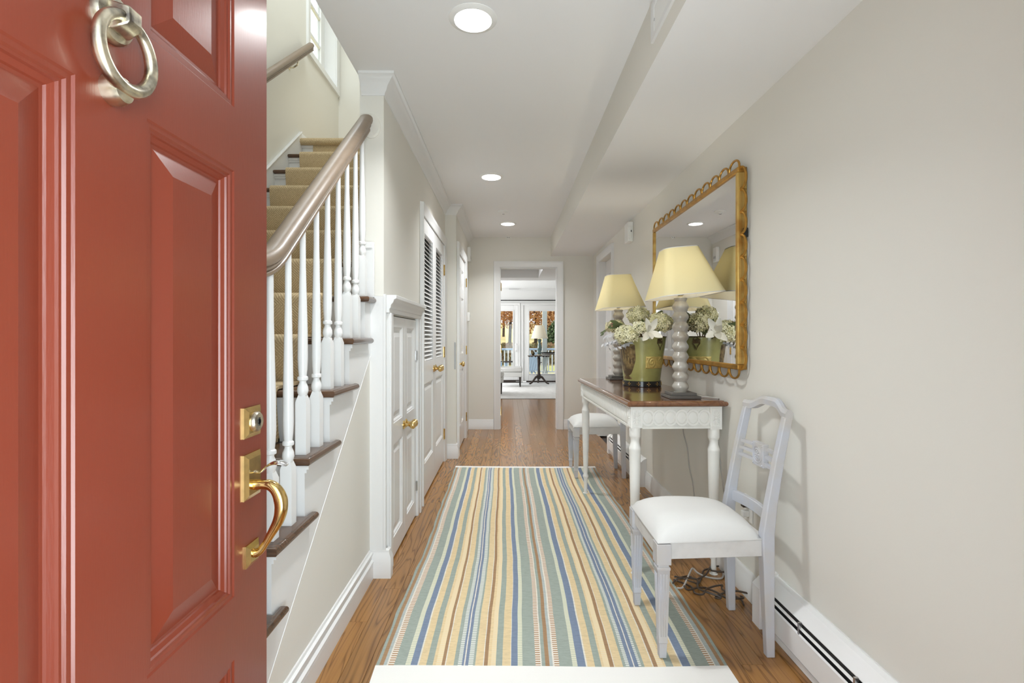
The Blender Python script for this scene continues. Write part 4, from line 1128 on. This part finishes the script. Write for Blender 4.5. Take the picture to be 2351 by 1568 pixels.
def hydrangea(c, r, label, m, n=150, sq=.8, seed=1):
    random.seed(seed)
    h = empty('hydrangea', (c[0], c[1], c[2]), 0, label, 'flower', 'hydrangea heads in the green bucket')
    mb = B()
    for k in range(n):
        z = 1-2*(k+.5)/n*.86; a = k*2.39996; q_ = math.sqrt(max(0, 1-z*z))
        d = Vector((q_*math.cos(a), q_*math.sin(a), z)); rr = r*random.uniform(.86, 1.06)
        floret(mb, Vector((d.x*rr, d.y*rr, d.z*rr*sq)), d+Vector((random.uniform(-.3, .3), random.uniform(-.3, .3), random.uniform(-.3, .3)))+Vector((random.uniform(-.25, .25), random.uniform(-.25, .25), random.uniform(-.25, .25))), r*random.uniform(.17, .23))
    f = mb.build('florets', m, h, smooth=False); f['kind'] = 'stuff'
    B().lathe([(0, -r*.6), (r*.5, -r*.45), (r*.72, 0), (r*.5, r*.4*sq), (0, r*.62*sq)], seg=12).build('flower_core', M['leaf'], h)
    base = Vector((BX, BY, tz+.25))-Vector(c)
    B().tube([(0, 0, -r*.4), tuple(base*.5+Vector((0, 0, .03))), tuple(base)], .004, 6).build('stem', M['stemm'], h)
    return h
hydrangea((.735, 3.10, 1.185), .072, 'cream hydrangea head drooping over the bucket front', M['petal'], 170, .8, 1)
hydrangea((.83, 3.20, 1.31), .068, 'tallest pale hydrangea head at the back of the bucket', M['petal2'], 160, .8, 2)
hydrangea((.935, 3.08, 1.255), .074, 'tan green hydrangea head behind the near lamp column', M['petal2'], 170, .85, 3)
hydrangea((.805, 3.05, 1.225), .05, 'small cream hydrangea head beside the white lily', M['petal'], 110, .8, 4)
hydrangea((.69, 3.22, 1.235), .06, 'faded brown hydrangea head at the bucket left', M['petal2'], 120, .7, 5)
def blade(mb, base, d, up, L_, w, curl=.3, n=8):
    d = d.normalized(); s = d.cross(up).normalized(); nn = s.cross(d); L2 = []
    for k in range(n+1):
        u = k/n; ww = w*math.sin(PI*min(1, u*.92+.04))**.8
        c = base+d*L_*u-nn*curl*L_*u*u
        L2.append([tuple(c-s*ww+nn*ww*.25), tuple(c), tuple(c+s*ww+nn*ww*.25)])
    vs = [p for l in L2 for p in l]; fs = []
    for k in range(n):
        for i in range(2): fs.append((k*3+i, k*3+i+1, k*3+3+i+1, k*3+3+i))
    mb.add(vs, fs)
ly = empty('lily', (.845, 3.01, 1.20), 0, 'open white lily bloom in the middle of the bucket', 'flower')
for k, (dx, dy, dz, L_) in enumerate([(-.15, -.3, 1, .085), (.55, -.2, .85, .095), (-.1, -.8, .55, .06), (.75, -.45, -.25, .085), (-.45, -.6, -.5, .08), (.1, -.8, -.4, .07)]):
    mb = B(); blade(mb, Vector((0, 0, 0)), Vector((dx, dy, dz)), Vector((.3, -1, .2)), L_, .021, .18); mb.build('petal', M['lily'], ly)
B().tube([(0, 0, 0), (.01, .08, -.06), (.01, .16, -.09)], .004, 6).build('stem', M['leaf'], ly)
LF = [((.895, 3.06, 1.185), (.25, -.15, 1), .115, .028, 'broad green leaf standing between lily and right hydrangea'), ((.93, 3.19, 1.27), (.5, 0, .6), .09, .022, 'dark green leaf behind the tallest hydrangea head'), ((.72, 3.15, 1.25), (-.8, -.35, -.15), .10, .018, 'narrow green leaf hanging at the bucket left'), ((.70, 3.13, 1.245), (-.55, -.4, .25), .08, .014, 'short green leaf above the pink berries'), ((.84, 3.13, 1.235), (-.1, -.5, .5), .06, .014, 'small green leaf behind the lily bloom')]
for (c, d_, L_, w, lb) in LF:
    o = empty('leaf_sprig', c, 0, lb, 'leaf')
    mb = B(); blade(mb, Vector((0, 0, 0)), Vector(d_), Vector((.2, -1, .3)), L_, w, .15); mb.build('leaf', M['leaf'], o)
    e = Vector((BX, BY, tz+.27))-Vector(c); B().tube([(0, 0, 0), tuple(e*.5), tuple(e)], .0022, 5).build('stem', M['stemm'], o)
bs = empty('berry_spray', (.70, 3.17, 1.22), 0, 'twig of dusty pink berries arching left of bucket', 'berry twig')
for k in range(7):
    random.seed(60+k); e = Vector((-.055-.007*k, -.03+.012*(k % 3), .035-.010*k))
    B().tube([(0.04, .02, -.02), tuple(e*.55+Vector((0, 0, .035))), tuple(e)], .0014, 5).build('twig', M['stemm'], bs)
    if k < 4: B().lathe([(0, -.010), (.008, -.006), (.010, 0), (.008, .006), (0, .010)], seg=12).build('berry', M['berry'], bs, loc=tuple(e*.8+Vector((.01, -.01, .015))))
    else: 
        mb = B(); blade(mb, e, Vector((-.6, -.2, -.4+.2*(k % 2))), Vector((0, -1, .3)), .028, .006); mb.build('leaflet', M['leaf'], bs)
rb = empty('silver_ribbon', (.70, 3.10, 1.15), 0, 'crumpled silver ribbon trailing from the bucket left edge', 'ribbon')
for k in range(8):
    random.seed(80+k)
    mb = B(); pts = []
    x0 = -.085+.022*k; 
    L2 = []
    for j in range(14):
        u = j/13; a = u*9+k
        p = Vector((x0+.020*math.cos(a)-.02*u, .01*math.sin(a*1.3), .025-.07*u+.014*math.sin(a)))
        s = Vector((0.3*math.sin(a), .5, .8)).normalized()*.009
        L2.append([tuple(p-s), tuple(p+s)])
    mb.loops(L2, close=False, cap0=False, cap1=False); mb.build('ribbon_curl', M['silver'], rb)

# ------------------------------------------------------------------ mirror
MY0, MY1, MZ0, MZ1 = 2.265, 3.60, 1.022, 1.942
mx = empty('wall_mirror', (WR, (MY0+MY1)/2, 1.022), 0, 'large gilt framed mirror edged with scalloped loops', 'mirror')
hw = (MY1-MY0)/2; hh = MZ1-MZ0; dpt = .042; fw = .024
B().box(-dpt+.006, -dpt+.010, -hw+fw*.6, hw-fw*.6, fw*.6, hh-fw*.6).build('mirror_glass', M['mirror'], mx, smooth=False)
B().box(-dpt+.011, -.002, -hw+.01, hw-.01, .01, hh-.01).build('backing', M['black'], mx)
for nm, (a, b, c, d_) in (('frame_bar', (-hw, hw, 0, fw)), ('frame_bar', (-hw, hw, hh-fw, hh)), ('frame_bar', (-hw, -hw+fw, fw, hh-fw)), ('frame_bar', (hw-fw, hw, fw, hh-fw))):
    mb = B().box(-dpt-.004, -.002, a, b, c, d_); mb.build(nm, M['gold'] if b-a > .1 else M['goldflat'], mx, bev=.004)
lm = None
def loop(loc, rot):
    global lm
    if lm is None:
        mb = B(); w = 2*hw/12
        pts = [(0, -w/2*.98, -.004)]
        for k in range(13):
            a = PI*k/12; pts.append((.0, -w*.46*math.cos(a), .042*math.sin(a)**.8))
        pts.append((0, w/2*.98, -.004))
        mb.tube(pts, .0052, 8); lm = mb.build('scallop_loop', M['gold'], mx, loc=loc, rot=rot)
    else: copy_part(lm, mx, loc, rot)
w = 2*hw/12
for k in range(12):
    y = -hw+w*(k+.5)
    loop((-dpt+.006, y, hh), (0, 0, 0)); loop((-dpt+.006, y, 0), (PI, 0, 0))
lm0 = lm; lm = None
for k in range(9):
    z = hh*(k+.5)/9
    for sgn in (-1, 1):
        if lm is None:
            mb = B(); w9 = hh/9; pts = [(0, -w9/2*.98, -.003)]
            for j in range(13):
                a = PI*j/12; pts.append((0.012*math.sin(a), -w9*.47*math.cos(a), .020*math.sin(a)**.8+.002))
            pts.append((0, w9/2*.98, -.003)); mb.tube(pts, .0058, 8)
            lm = mb.build('scallop_loop', M['gold'], mx, loc=(-dpt+.012, sgn*hw, z), rot=(PI/2*(1 if sgn < 0 else -1), 0, 0))
        else: copy_part(lm, mx, (-dpt+.012, sgn*hw, z), (PI/2*(1 if sgn < 0 else -1), 0, 0))
for k in range(10):
    z = hh*k/9; z = min(max(z, .008), hh-.008)
    B().lathe([(0, -.004), (.004, -.003), (.005, 0), (.004, .003), (0, .004)], seg=10).build('stud', M['gold'], mx, loc=(-dpt+.030, -hw-.001, z))

B().box(-.022, -.004, -hw-.012, -hw+.012, .60, .64).build('hanging_clip', M['black'], mx)
# ------------------------------------------------------------------ painted chairs (local: origin under the seat, facing -x)
def painted_chair(loc, label):
    o = empty('dining_chair', loc, 0, label, 'chair', 'painted chairs along the right wall')
    fx, bx = -.175, .215; fzs, bzs = .178, .158
    sh = .43
    # tapered fluted front legs
    for s in (-1, 1):
        mb = B(); hl = .024
        mb.box(fx-.026, fx+.026, s*fzs-.026, s*fzs+.026, .352, sh-.004)
        def sq(h, z): return [(fx-h, s*fzs-h, z), (fx+h, s*fzs-h, z), (fx+h, s*fzs+h, z), (fx-h, s*fzs+h, z)]
        mb.loops([sq(.019, .352), sq(.019, .345), sq(.024, .342), sq(.024, .333), sq(.0225, .331), sq(.0155, .075), sq(.0165, .073), sq(.0165, .067), sq(.0145, .065), sq(.0125, .0115)])
        for face in range(4):
            for k in (-1, 0, 1):
                for (z0, z1, h0, h1) in ((.09, .318, .0159, .0219),):
                    off0, off1 = k*h0*.5, k*h1*.5
                    def pt(h, off, z): return {0: (fx-h, s*fzs+off, z), 1: (fx+h, s*fzs+off, z), 2: (fx+off, s*fzs-h, z), 3: (fx+off, s*fzs+h, z)}[face]
                    mb.tube([pt(h0, off0, z0), pt(h1, off1, z1)], [.0022, .003], 6)
        mb.build('leg', M['chairpaint'], o, bev=.0015)
        # back leg and post in one
        mb = B(); L = []
        for (x, y, z, w, d) in ((bx+.010, s*bzs, 0, .015, .014), (bx+.004, s*bzs, .2, .018, .017), (bx, s*bzs, .36, .021, .021), (bx, s*bzs, .45, .021, .020), (bx+.016, s*bzs*.99, .56, .018, .017), (bx+.045, s*bzs*.98, .72, .016, .0155), (bx+.078, s*bzs*.97, .875, .0145, .0145)):
            L.append([(x-w, y-d, z), (x+w, y-d, z), (x+w, y+d, z), (x-w, y+d, z)])
        mb.loops(L); mb.build('leg', M['chairpaint'], o, bev=.003)
    rl = B()
    rl.box(fx-.016, fx+.006, -fzs+.026, fzs-.026, .368, sh-.002)
    for s in (-1, 1):
        a = (fx+.026, s*(fzs+.012)); b_ = (bx-.02, s*(bzs+.008)); n_ = -s*.02
        rl.hexa([(a[0], a[1], .368), (b_[0], b_[1], .368), (b_[0], b_[1]+n_, .368), (a[0], a[1]+n_, .368)], [(a[0], a[1], sh-.002), (b_[0], b_[1], sh-.002), (b_[0], b_[1]+n_, sh-.002), (a[0], a[1]+n_, sh-.002)])
    rl.box(bx-.012, bx+.01, -bzs+.02, bzs-.02, .368, sh-.002)
    rl.build('seat_rail', M['chairrail'], o, bev=.002)
    # cushion
    cu = B(); NX, NYq = 18, 18; vs = []; fs = []
    x0, x1 = fx-.022, bx-.02
    for j in range(NYq+1):
        for i in range(NX+1):
            u = i/NX; v = j/NYq
            hwid = (fzs+.024)*(1-u)+(bzs+.008)*u
            uu, vv = 2*u-1, 2*v-1
            e = (1-abs(uu)**3.2)*(1-abs(vv)**3.2)
            ed = max(abs(uu), abs(vv))
            bul = .004*(1 if ed < .97 else 0)
            vs.append((x0+(x1-x0)*u, hwid*vv*(1+.01*(1-uu*uu)), sh+.004+.074*max(0, e)**.5*(.94+.06*math.cos(uu*1.2))))
    for j in range(NYq):
        for i in range(NX): k = j*(NX+1)+i; fs.append((k, k+1, k+NX+2, k+NX+1))
    ring = [i for i in range(NX+1)]+[j*(NX+1)+NX for j in range(1, NYq+1)]+[NYq*(NX+1)+i for i in range(NX-1, -1, -1)]+[j*(NX+1) for j in range(NYq-1, 0, -1)]
    b0 = len(vs)
    for r in ring: vs.append((vs[r][0], vs[r][1], sh-.001))
    for k in range(len(ring)): k2 = (k+1) % len(ring); fs.append((ring[k], ring[k2], b0+k2, b0+k))
    cu.add(vs, fs); cu.build('seat_cushion', M['cushion'], o, angle=80)
    # back: arched crest, carved mid rail, low rail
    cx = lambda z: bx+.016+(z-.56)*.197
    cre = B(); L = []
    for k in range(25):
        v = -1+2*k/24; y = v*(bzs*.97+.014)
        a = abs(v); rise = .0 if a > .8 else .030*(.5+.5*math.cos(PI*max(0, (a-.25))/.55)) if a > .25 else .030
        zc_ = .885+rise; xx = cx(zc_)+.018*(1-v*v)
        th = .017
        L.append([(xx-.014, y, zc_-th), (xx+.012, y, zc_-th), (xx+.014, y, zc_+th*.4), (xx+.004, y, zc_+th), (xx-.008, y, zc_+th), (xx-.016, y, zc_+.004)])
    cre.loops(L); cre.build('crest_rail', M['chairpaint'], o, angle=30)
    for k in range(3):
        z = .675+.028*k; mb = B(); L = []
        for j in range(13):
            v = -1+2*j/12; y = v*(bzs*.98-.012); xx = cx(z)+.016*(1-v*v)
            L.append([(xx-.007, y, z-.006), (xx+.007, y, z-.006), (xx+.007, y, z+.006), (xx-.007, y, z+.006)])
        mb.loops(L); mb.build('cross_bar', M['chairpaint'], o)
    xx = cx(.703)+.014
    mb = B().box(xx-.013, xx+.011, -.042, .042, .703-.046, .703+.046); 
    pl = mb.build('carved_tablet', M['chairpaint'], o, bev=.002)
    mb = B()
    for s in (-1, 1): 
        for r_ in (.033, .021): mb.tube([(xx+s*.0125-.001, r_*math.cos(2*PI*k/24), .703+r_*math.sin(2*PI*k/24)) for k in range(24)], .0028, 6, closed=True)
        for k in range(8):
            a = 2*PI*k/8; mb.tube([(xx+s*.012-.001, .005*math.cos(a), .703+.005*math.sin(a)), (xx+s*.0145-.001, .012*math.cos(a), .703+.012*math.sin(a)), (xx+s*.012-.001, .019*math.cos(a), .703+.019*math.sin(a))], [.001, .0035, .001], 6)
        for (a, b_) in ((-.035, -.038), (.035, -.038), (-.035, .038), (.035, .038)):
            mb.lathe([(0, -.004), (.005, 0), (0, .004)], c=(xx+s*.011-.001, a, .703+b_), seg=8)
    mb.build('carving', M['chairpaint'], pl)
    mb = B(); L = []
    for j in range(13):
        v = -1+2*j/12; y = v*(bzs*.99-.012); z = .497; xx2 = cx(z)+.022*(1-v*v)+.012
        L.append([(xx2-.010, y, z-.022), (xx2+.009, y, z-.022), (xx2+.009, y, z+.022), (xx2-.010, y, z+.022)])
    mb.loops(L); mb.build('low_rail', M['chairpaint'], o, bev=.002)
    return o
c1 = painted_chair((.735, 1.998, .0), 'near blue grey painted chair with white seat')
c2 = copy_tree(c1, (.738, 4.31, .0), 'far blue grey painted chair behind the console table')

# ------------------------------------------------------------------ sun room furniture
rg2 = empty('pale_rug', (0, 0, 0), 0, 'pale grey patterned rug in the far sun room', 'rug')
B().box(-2.1, 2.4, 9.5, 12.75, -.014, .006).build('pile', M['lightrug'], rg2, bev=.003)
B().box(-2.12, 2.42, 9.47, 9.5, -.014, .005).build('binding', M['darkwood'], rg2)
fs_ = B().box(-2.2, 2.6, 9.48, YF, -.016, -.014); struct(fs_, 'floor_sunroom', M['darkwood'], 'dark wood floor under the sun room rug', 'floor')
pt_ = empty('pedestal_table', (.772, 12.5, .006), 0, 'dark pedestal table with scalloped tripod top by glazed door', 'table')
mb = B(); nsc = 48
L = []
for (z, rr, amp) in ((.690, .262, .010), (.697, .275, .012), (.708, .275, .012), (.712, .262, .010)):
    L.append([((rr+amp*abs(math.sin(8*2*PI*k/nsc/2)))*math.cos(2*PI*k/nsc), (rr+amp*abs(math.sin(8*2*PI*k/nsc/2)))*math.sin(2*PI*k/nsc), z) for k in range(nsc)])
mb.loops(L); mb.build('top', M['darkwood'], pt_)
for k in range(16):
    a = 2*PI*k/16
    B().lathe([(0, -.012), (.018, -.006), (.02, .01), (0, .014)], seg=10).build('apron_lobe', M['darkwood'], pt_, loc=(.25*math.cos(a), .25*math.sin(a), .682))
B().lathe([(.0, .69), (.05, .69), (.03, .66), (.045, .63), (.035, .58), (.030, .40), (.036, .26), (.05, .22), (.04, .16), (.045, .12), (.0, .11)], seg=18).build('column', M['darkwood'], pt_)
for k in range(3):
    a = 2*PI*k/3+PI*1.17
    d = (math.cos(a), math.sin(a)); mb = B()
    mb.tube([(.02*d[0], .02*d[1], .19), (.09*d[0], .09*d[1], .165), (.16*d[0], .16*d[1], .09), (.21*d[0], .21*d[1], .035), (.26*d[0], .26*d[1], .02), (.275*d[0], .275*d[1], .018)], [.034, .03, .023, .02, .022, .016], 10)
    mb.build('leg', M['darkwood'], pt_)
sl = empty('ceramic_lamp', (.79, 12.5, .720), 0, 'teal ceramic lamp with white shade on the pedestal table', 'lamp')
B().lathe([(0, 0), (.065, 0), (.065, .02), (.05, .03), (0, .03)], seg=20).build('base', M['oldbrass'], sl)
B().lathe([(.045, .03), (.05, .05), (.04, .09), (.055, .14), (.06, .19), (.045, .25), (.03, .31), (.045, .35), (.05, .38), (.03, .40), (0, .40)], seg=20).build('body', M['teal'], sl)
B().lathe([(.012, .40), (.012, .45), (0, .45)], seg=10).build('socket', M['oldbrass'], sl)
B().lathe([(.215, .415), (.17, .55), (.115, .74), (.112, .745), (.165, .55), (.21, .42), (.215, .415)], seg=28).build('shade', M['shadewhite'], sl)
B().lathe([(0, .46), (.03, .52), (.02, .56), (0, .57)], seg=10).build('bulb', M['bulb'], sl)
pb_ = empty('small_pot', (.625, 12.45, .720), 0, 'little brown round pot on the pedestal table', 'pot')
B().lathe([(0, 0), (.022, 0), (.042, .03), (.045, .055), (.03, .085), (.024, .09), (0, .09)], seg=16).build('body', M['tinrim'], pb_)
B().lathe([(0, .09), (.026, .09), (.018, .10), (.006, .112), (0, .115)], seg=14).build('lid', M['tinrim'], pb_)
def slipper(loc, rz, label, w=.52, dp=.60, arms=False):
    o = empty('armchair', loc, rz, label, 'armchair', 'white upholstered chairs in the sun room')
    B().box(-dp/2, dp/2, -w/2, w/2, .23, .34).build('seat_base', M['cushion'], o, bev=.02)
    B().box(-dp/2+.05, dp/2+.01, -w/2+.005, w/2-.005, .34, .46).build('seat_cushion', M['cushion'], o, bev=.04)
    mb = B(); mb.hexa([(-dp/2, -w/2, .34), (-dp/2+.10, -w/2, .34), (-dp/2+.10, w/2, .34), (-dp/2, w/2, .34)], [(-dp/2-.10, -w/2, .86), (-dp/2-.02, -w/2, .86), (-dp/2-.02, w/2, .86), (-dp/2-.10, w/2, .86)]); mb.build('backrest', M['cushion'], o, bev=.03)
    if arms:
        for s in (-1, 1): B().box(-dp/2, dp/2-.05, s*w/2-.06, s*w/2+.06, .10, .60).build('arm', M['cushion'], o, bev=.04)
        B().box(-dp/2, dp/2-.01, -w/2-.05, w/2+.05, .02, .24).build('skirt', M['cushion'], o, bev=.01)
    for sx_ in (-1, 1):
        for sy_ in (-1, 1):
            B().hexa([(sx_*(dp/2-.05)-.014, sy_*(w/2-.04)-.014, 0), (sx_*(dp/2-.05)+.014, sy_*(w/2-.04)-.014, 0), (sx_*(dp/2-.05)+.014, sy_*(w/2-.04)+.014, 0), (sx_*(dp/2-.05)-.014, sy_*(w/2-.04)+.014, 0)], [(sx_*(dp/2-.05)-.022, sy_*(w/2-.04)-.022, .235), (sx_*(dp/2-.05)+.022, sy_*(w/2-.04)-.022, .235), (sx_*(dp/2-.05)+.022, sy_*(w/2-.04)+.022, .235), (sx_*(dp/2-.05)-.022, sy_*(w/2-.04)+.022, .235)]).build('leg', M['darkwood'], o)
    if not arms: B().box(-dp/2+.05, dp/2-.05, -w/2+.03, -w/2+.05, .10, .125).box(-dp/2+.05, dp/2-.05, w/2-.05, w/2-.03, .10, .125).build('stretcher', M['darkwood'], o)
    return o
slipper((.03, 11.95, .006), 0, 'white seat on dark legs left in the sun room', .5, .62)
slipper((-.40, 10.45, .006), 0, 'closer white chair half hidden by the end door', .5, .62)
slipper((1.56, 12.05, .006), PI, 'plump white armchair at right in the sun room', .60, .72, True)

# ------------------------------------------------------------------ porch and garden
struct(B().box(-6, 7, YF+.12, 15.9, -.2, -.02), 'floor_porch', M['greypost'], 'grey porch deck outside the glazed doors', 'porch floor')
pr = empty('porch_railing', (0, 15.7, -.02), 0, 'pale blue white porch railing outside', 'railing')
B().box(-5, 6, -.04, .04, .78, .84).build('top_rail', M['bluedeck'], pr, bev=.01)
B().box(-5, 6, -.02, .02, .08, .13).build('bottom_rail', M['trim'], pr)
bm_ = None
for k in range(44):
    x = -1.6+.115*k
    if bm_ is None: bm_ = B().box(-.019, .019, -.019, .019, .13, .78).build('rail_baluster', M['trim'], pr, loc=(x, 0, 0))
    else: copy_part(bm_, pr, (x, 0, 0))
pp = empty('porch_post', (1.135, 15.45, -.02), 0, 'square grey porch post behind the lamp', 'post')
B().box(-.07, .07, -.07, .07, 0, 3.2).build('shaft', M['greypost'], pp, bev=.008)
B().box(-.09, .09, -.09, .09, 0, .16).build('plinth', M['greypost'], pp, bev=.008)
B().box(-.09, .09, -.09, .09, 3.08, 3.2).build('capital', M['greypost'], pp, bev=.008)
struct(B().box(-6, 7, 15.35, 15.55, 3.18, 3.35), 'beam_porch', M['ceil'], 'beam along the top of the porch', 'beam')
def deck_chair(loc, rz, label):
    o = empty('deck_chair', loc, rz, label, 'deck chair', 'blue porch chairs')
    for k in range(5):
        x = -.2+.1*k
        mb = B().hexa([(x-.042, .18, .30), (x+.042, .18, .30), (x+.042, .20, .30), (x-.042, .20, .30)], [(x-.046, .42, .98-.03*abs(k-2)), (x+.046, .42, .98-.03*abs(k-2)), (x+.046, .44, .98-.03*abs(k-2)), (x-.046, .44, .98-.03*abs(k-2))]); mb.build('back_slat', M['bluedeck'], o)
    for k in range(4): B().box(-.25, .25, -.28+.12*k, -.18+.12*k, .36-.015*k, .38-.015*k).build('seat_slat', M['bluedeck'], o)
    for s in (-1, 1):
        B().box(s*.30-.045, s*.30+.045, -.32, .30, .58, .605).build('arm', M['darkwood'], o)
        B().box(s*.28-.02, s*.28+.02, -.30, -.21, 0, .58).build('leg', M['bluedeck'], o)
        B().hexa([(s*.26-.015, .30, 0), (s*.26+.015, .30, 0), (s*.26+.015, .36, 0), (s*.26-.015, .36, 0)], [(s*.26-.015, -.25, .36), (s*.26+.015, -.25, .36), (s*.26+.015, -.20, .36), (s*.26-.015, -.20, .36)]).build('leg', M['bluedeck'], o)
    o.scale = (.8, .8, .8)
    return o
k1 = deck_chair((.06, 14.6, -.02), math.radians(-70), 'blue porch chair seen past the left glass door')
copy_tree(k1, (.60, 14.2, -.02), 'blue porch chair seen left of the pedestal table', None, math.radians(-150))
ot = empty('porch_table', (1.30, 14.85, -.02), 0, 'grey outdoor table with dark rim behind pedestal table', 'table')
B().lathe([(0, .70), (.52, .70), (.53, .715), (.52, .73), (0, .73)], seg=32).build('top', M['greypost'], ot)
B().lathe([(.525, .69), (.54, .70), (.54, .725), (.525, .73)], seg=32).build('rim', M['darkwood'], ot)
for k in range(4):
    a = PI/4+k*PI/2; B().tube([(.12*math.cos(a), .12*math.sin(a), .70), (.36*math.cos(a), .36*math.sin(a), 0)], .018, 8).build('leg', M['greypost'], ot)
# ground behind the house
def gh(x, y): return -.7 if y < 18 else -.7+.075*(y-18)-.0002*(y-18)**2+.05*math.sin(x*.4+y*.3)
mb = B(); vs = []; fs = []; nx, ny = 40, 30
for j in range(ny+1):
    for i in range(nx+1):
        x = -45+90*i/nx; y = 15.6+70*(j/ny)**1.3; vs.append((x, y, gh(x, y)))
for j in range(ny):
    for i in range(nx): k = j*(nx+1)+i; fs.append((k, k+1, k+nx+2, k+nx+1))
mb.add(vs, fs); struct(mb, 'ground', M['grass'], 'sloping autumn lawn behind the house', 'lawn')
struct(B().box(-6, 6, -6, .13, -.12, -.004), 'ground_entrance', M['concrete'], 'stone landing outside the front entrance', 'paving')
struct(B().box(-60, 60, -60, 15.5, -.95, -.75), 'ground_front', M['grass'], 'ground around the house', 'lawn')
hd = B(); random.seed(5)
for k in range(6000):
    c = Vector((random.uniform(-7, 11), random.uniform(24.2, 25.4), gh(0, 25)+random.uniform(0, 1.0)))
    floret(hd, c, Vector((random.uniform(-1, 1), -1, random.uniform(-.2, 1))), .08)
h = hd.build('hedge', M['hedge'], None, smooth=False); tag(h, 'low russet hedge crossing the lawn', 'hedge', kind='stuff')
def leafquad(mb, c, nrm, s):
    nrm = nrm.normalized(); t = nrm.orthogonal().normalized(); t.rotate(Matrix.Rotation(random.uniform(0, 6.28), 3, nrm)); b = nrm.cross(t)
    mb.add([c-t*s*.8, c+b*s*.45-t*s*.1, c+t*s*.8, c-b*s*.45-t*s*.1], [(0, 1, 2, 3)])
def tree(x, y, hgt, r, m, label, seed, n=9500):
    random.seed(seed); z0 = gh(x, y)-.1
    o = empty('tree', (x, y, z0), 0, label, 'tree', 'autumn trees beyond the lawn')
    tr = B(); tr.tube([(0, 0, 0), (.08, 0, hgt*.25), (-.05, .05, hgt*.5), (.02, 0, hgt*.8)], [.11, .09, .07, .03], 8)
    for k in range(6):
        a = random.uniform(0, 6.28); zz = hgt*random.uniform(.25, .6)
        tr.tube([(0, 0, zz), (r*.4*math.cos(a), r*.4*math.sin(a), zz+hgt*.12), (r*.7*math.cos(a), r*.7*math.sin(a), zz+hgt*.22)], [.05, .03, .012], 6)
    tr.build('trunk', M['bark'], o)
    lf = B()
    for k in range(n):
        d = Vector((random.gauss(0, 1), random.gauss(0, 1), random.gauss(0, 1))).normalized()*random.uniform(.45, 1)**.6
        c = Vector((d.x*r, d.y*r, hgt*.60+d.z*hgt*.42))
        leafquad(lf, c, Vector((random.uniform(-1, 1), random.uniform(-1, .3), random.uniform(-.4, 1))), random.uniform(.07, .125))
    f = lf.build('foliage', m, o, smooth=False); f['kind'] = 'stuff'
TR = [(-1.2, 30, 7.5, 2.3, 'orangeleaf', 'orange tree seen at far left of the left glass door'), (.1, 33, 8, 2.5, 'russetleaf', 'russet tree with thin trunk in the left glass door'), (1.6, 29.5, 7, 2.1, 'orangeleaf', 'orange tree behind the white shade of the far lamp'), (2.7, 34, 8.5, 2.5, 'orangeleaf', 'orange tree just left of the porch post'), (3.9, 31, 7.5, 2.2, 'russetleaf', 'russet tree right of the porch post'), (-3.4, 36, 9, 3, 'russetleaf', 'russet tree hidden left beyond the sliding door'), (5.6, 36, 9, 3, 'orangeleaf', 'orange tree at far right beyond the glazed door')]
for i, (x, y, hg, r, m, lb) in enumerate(TR): tree(x, y, hg, r, M[m], lb, 100+i)
tree(3.0, 27, 2.3, .9, M['pine'], 'small dark evergreen right of the porch post', 130, 4500)
tree(-.4, 45, 11, 5, M['russetleaf'], 'broad russet tree at the back left of the woods', 131, 9000)
tree(6.0, 46, 11, 5, M['orangeleaf'], 'broad orange tree at the back right of the woods', 132, 9000)
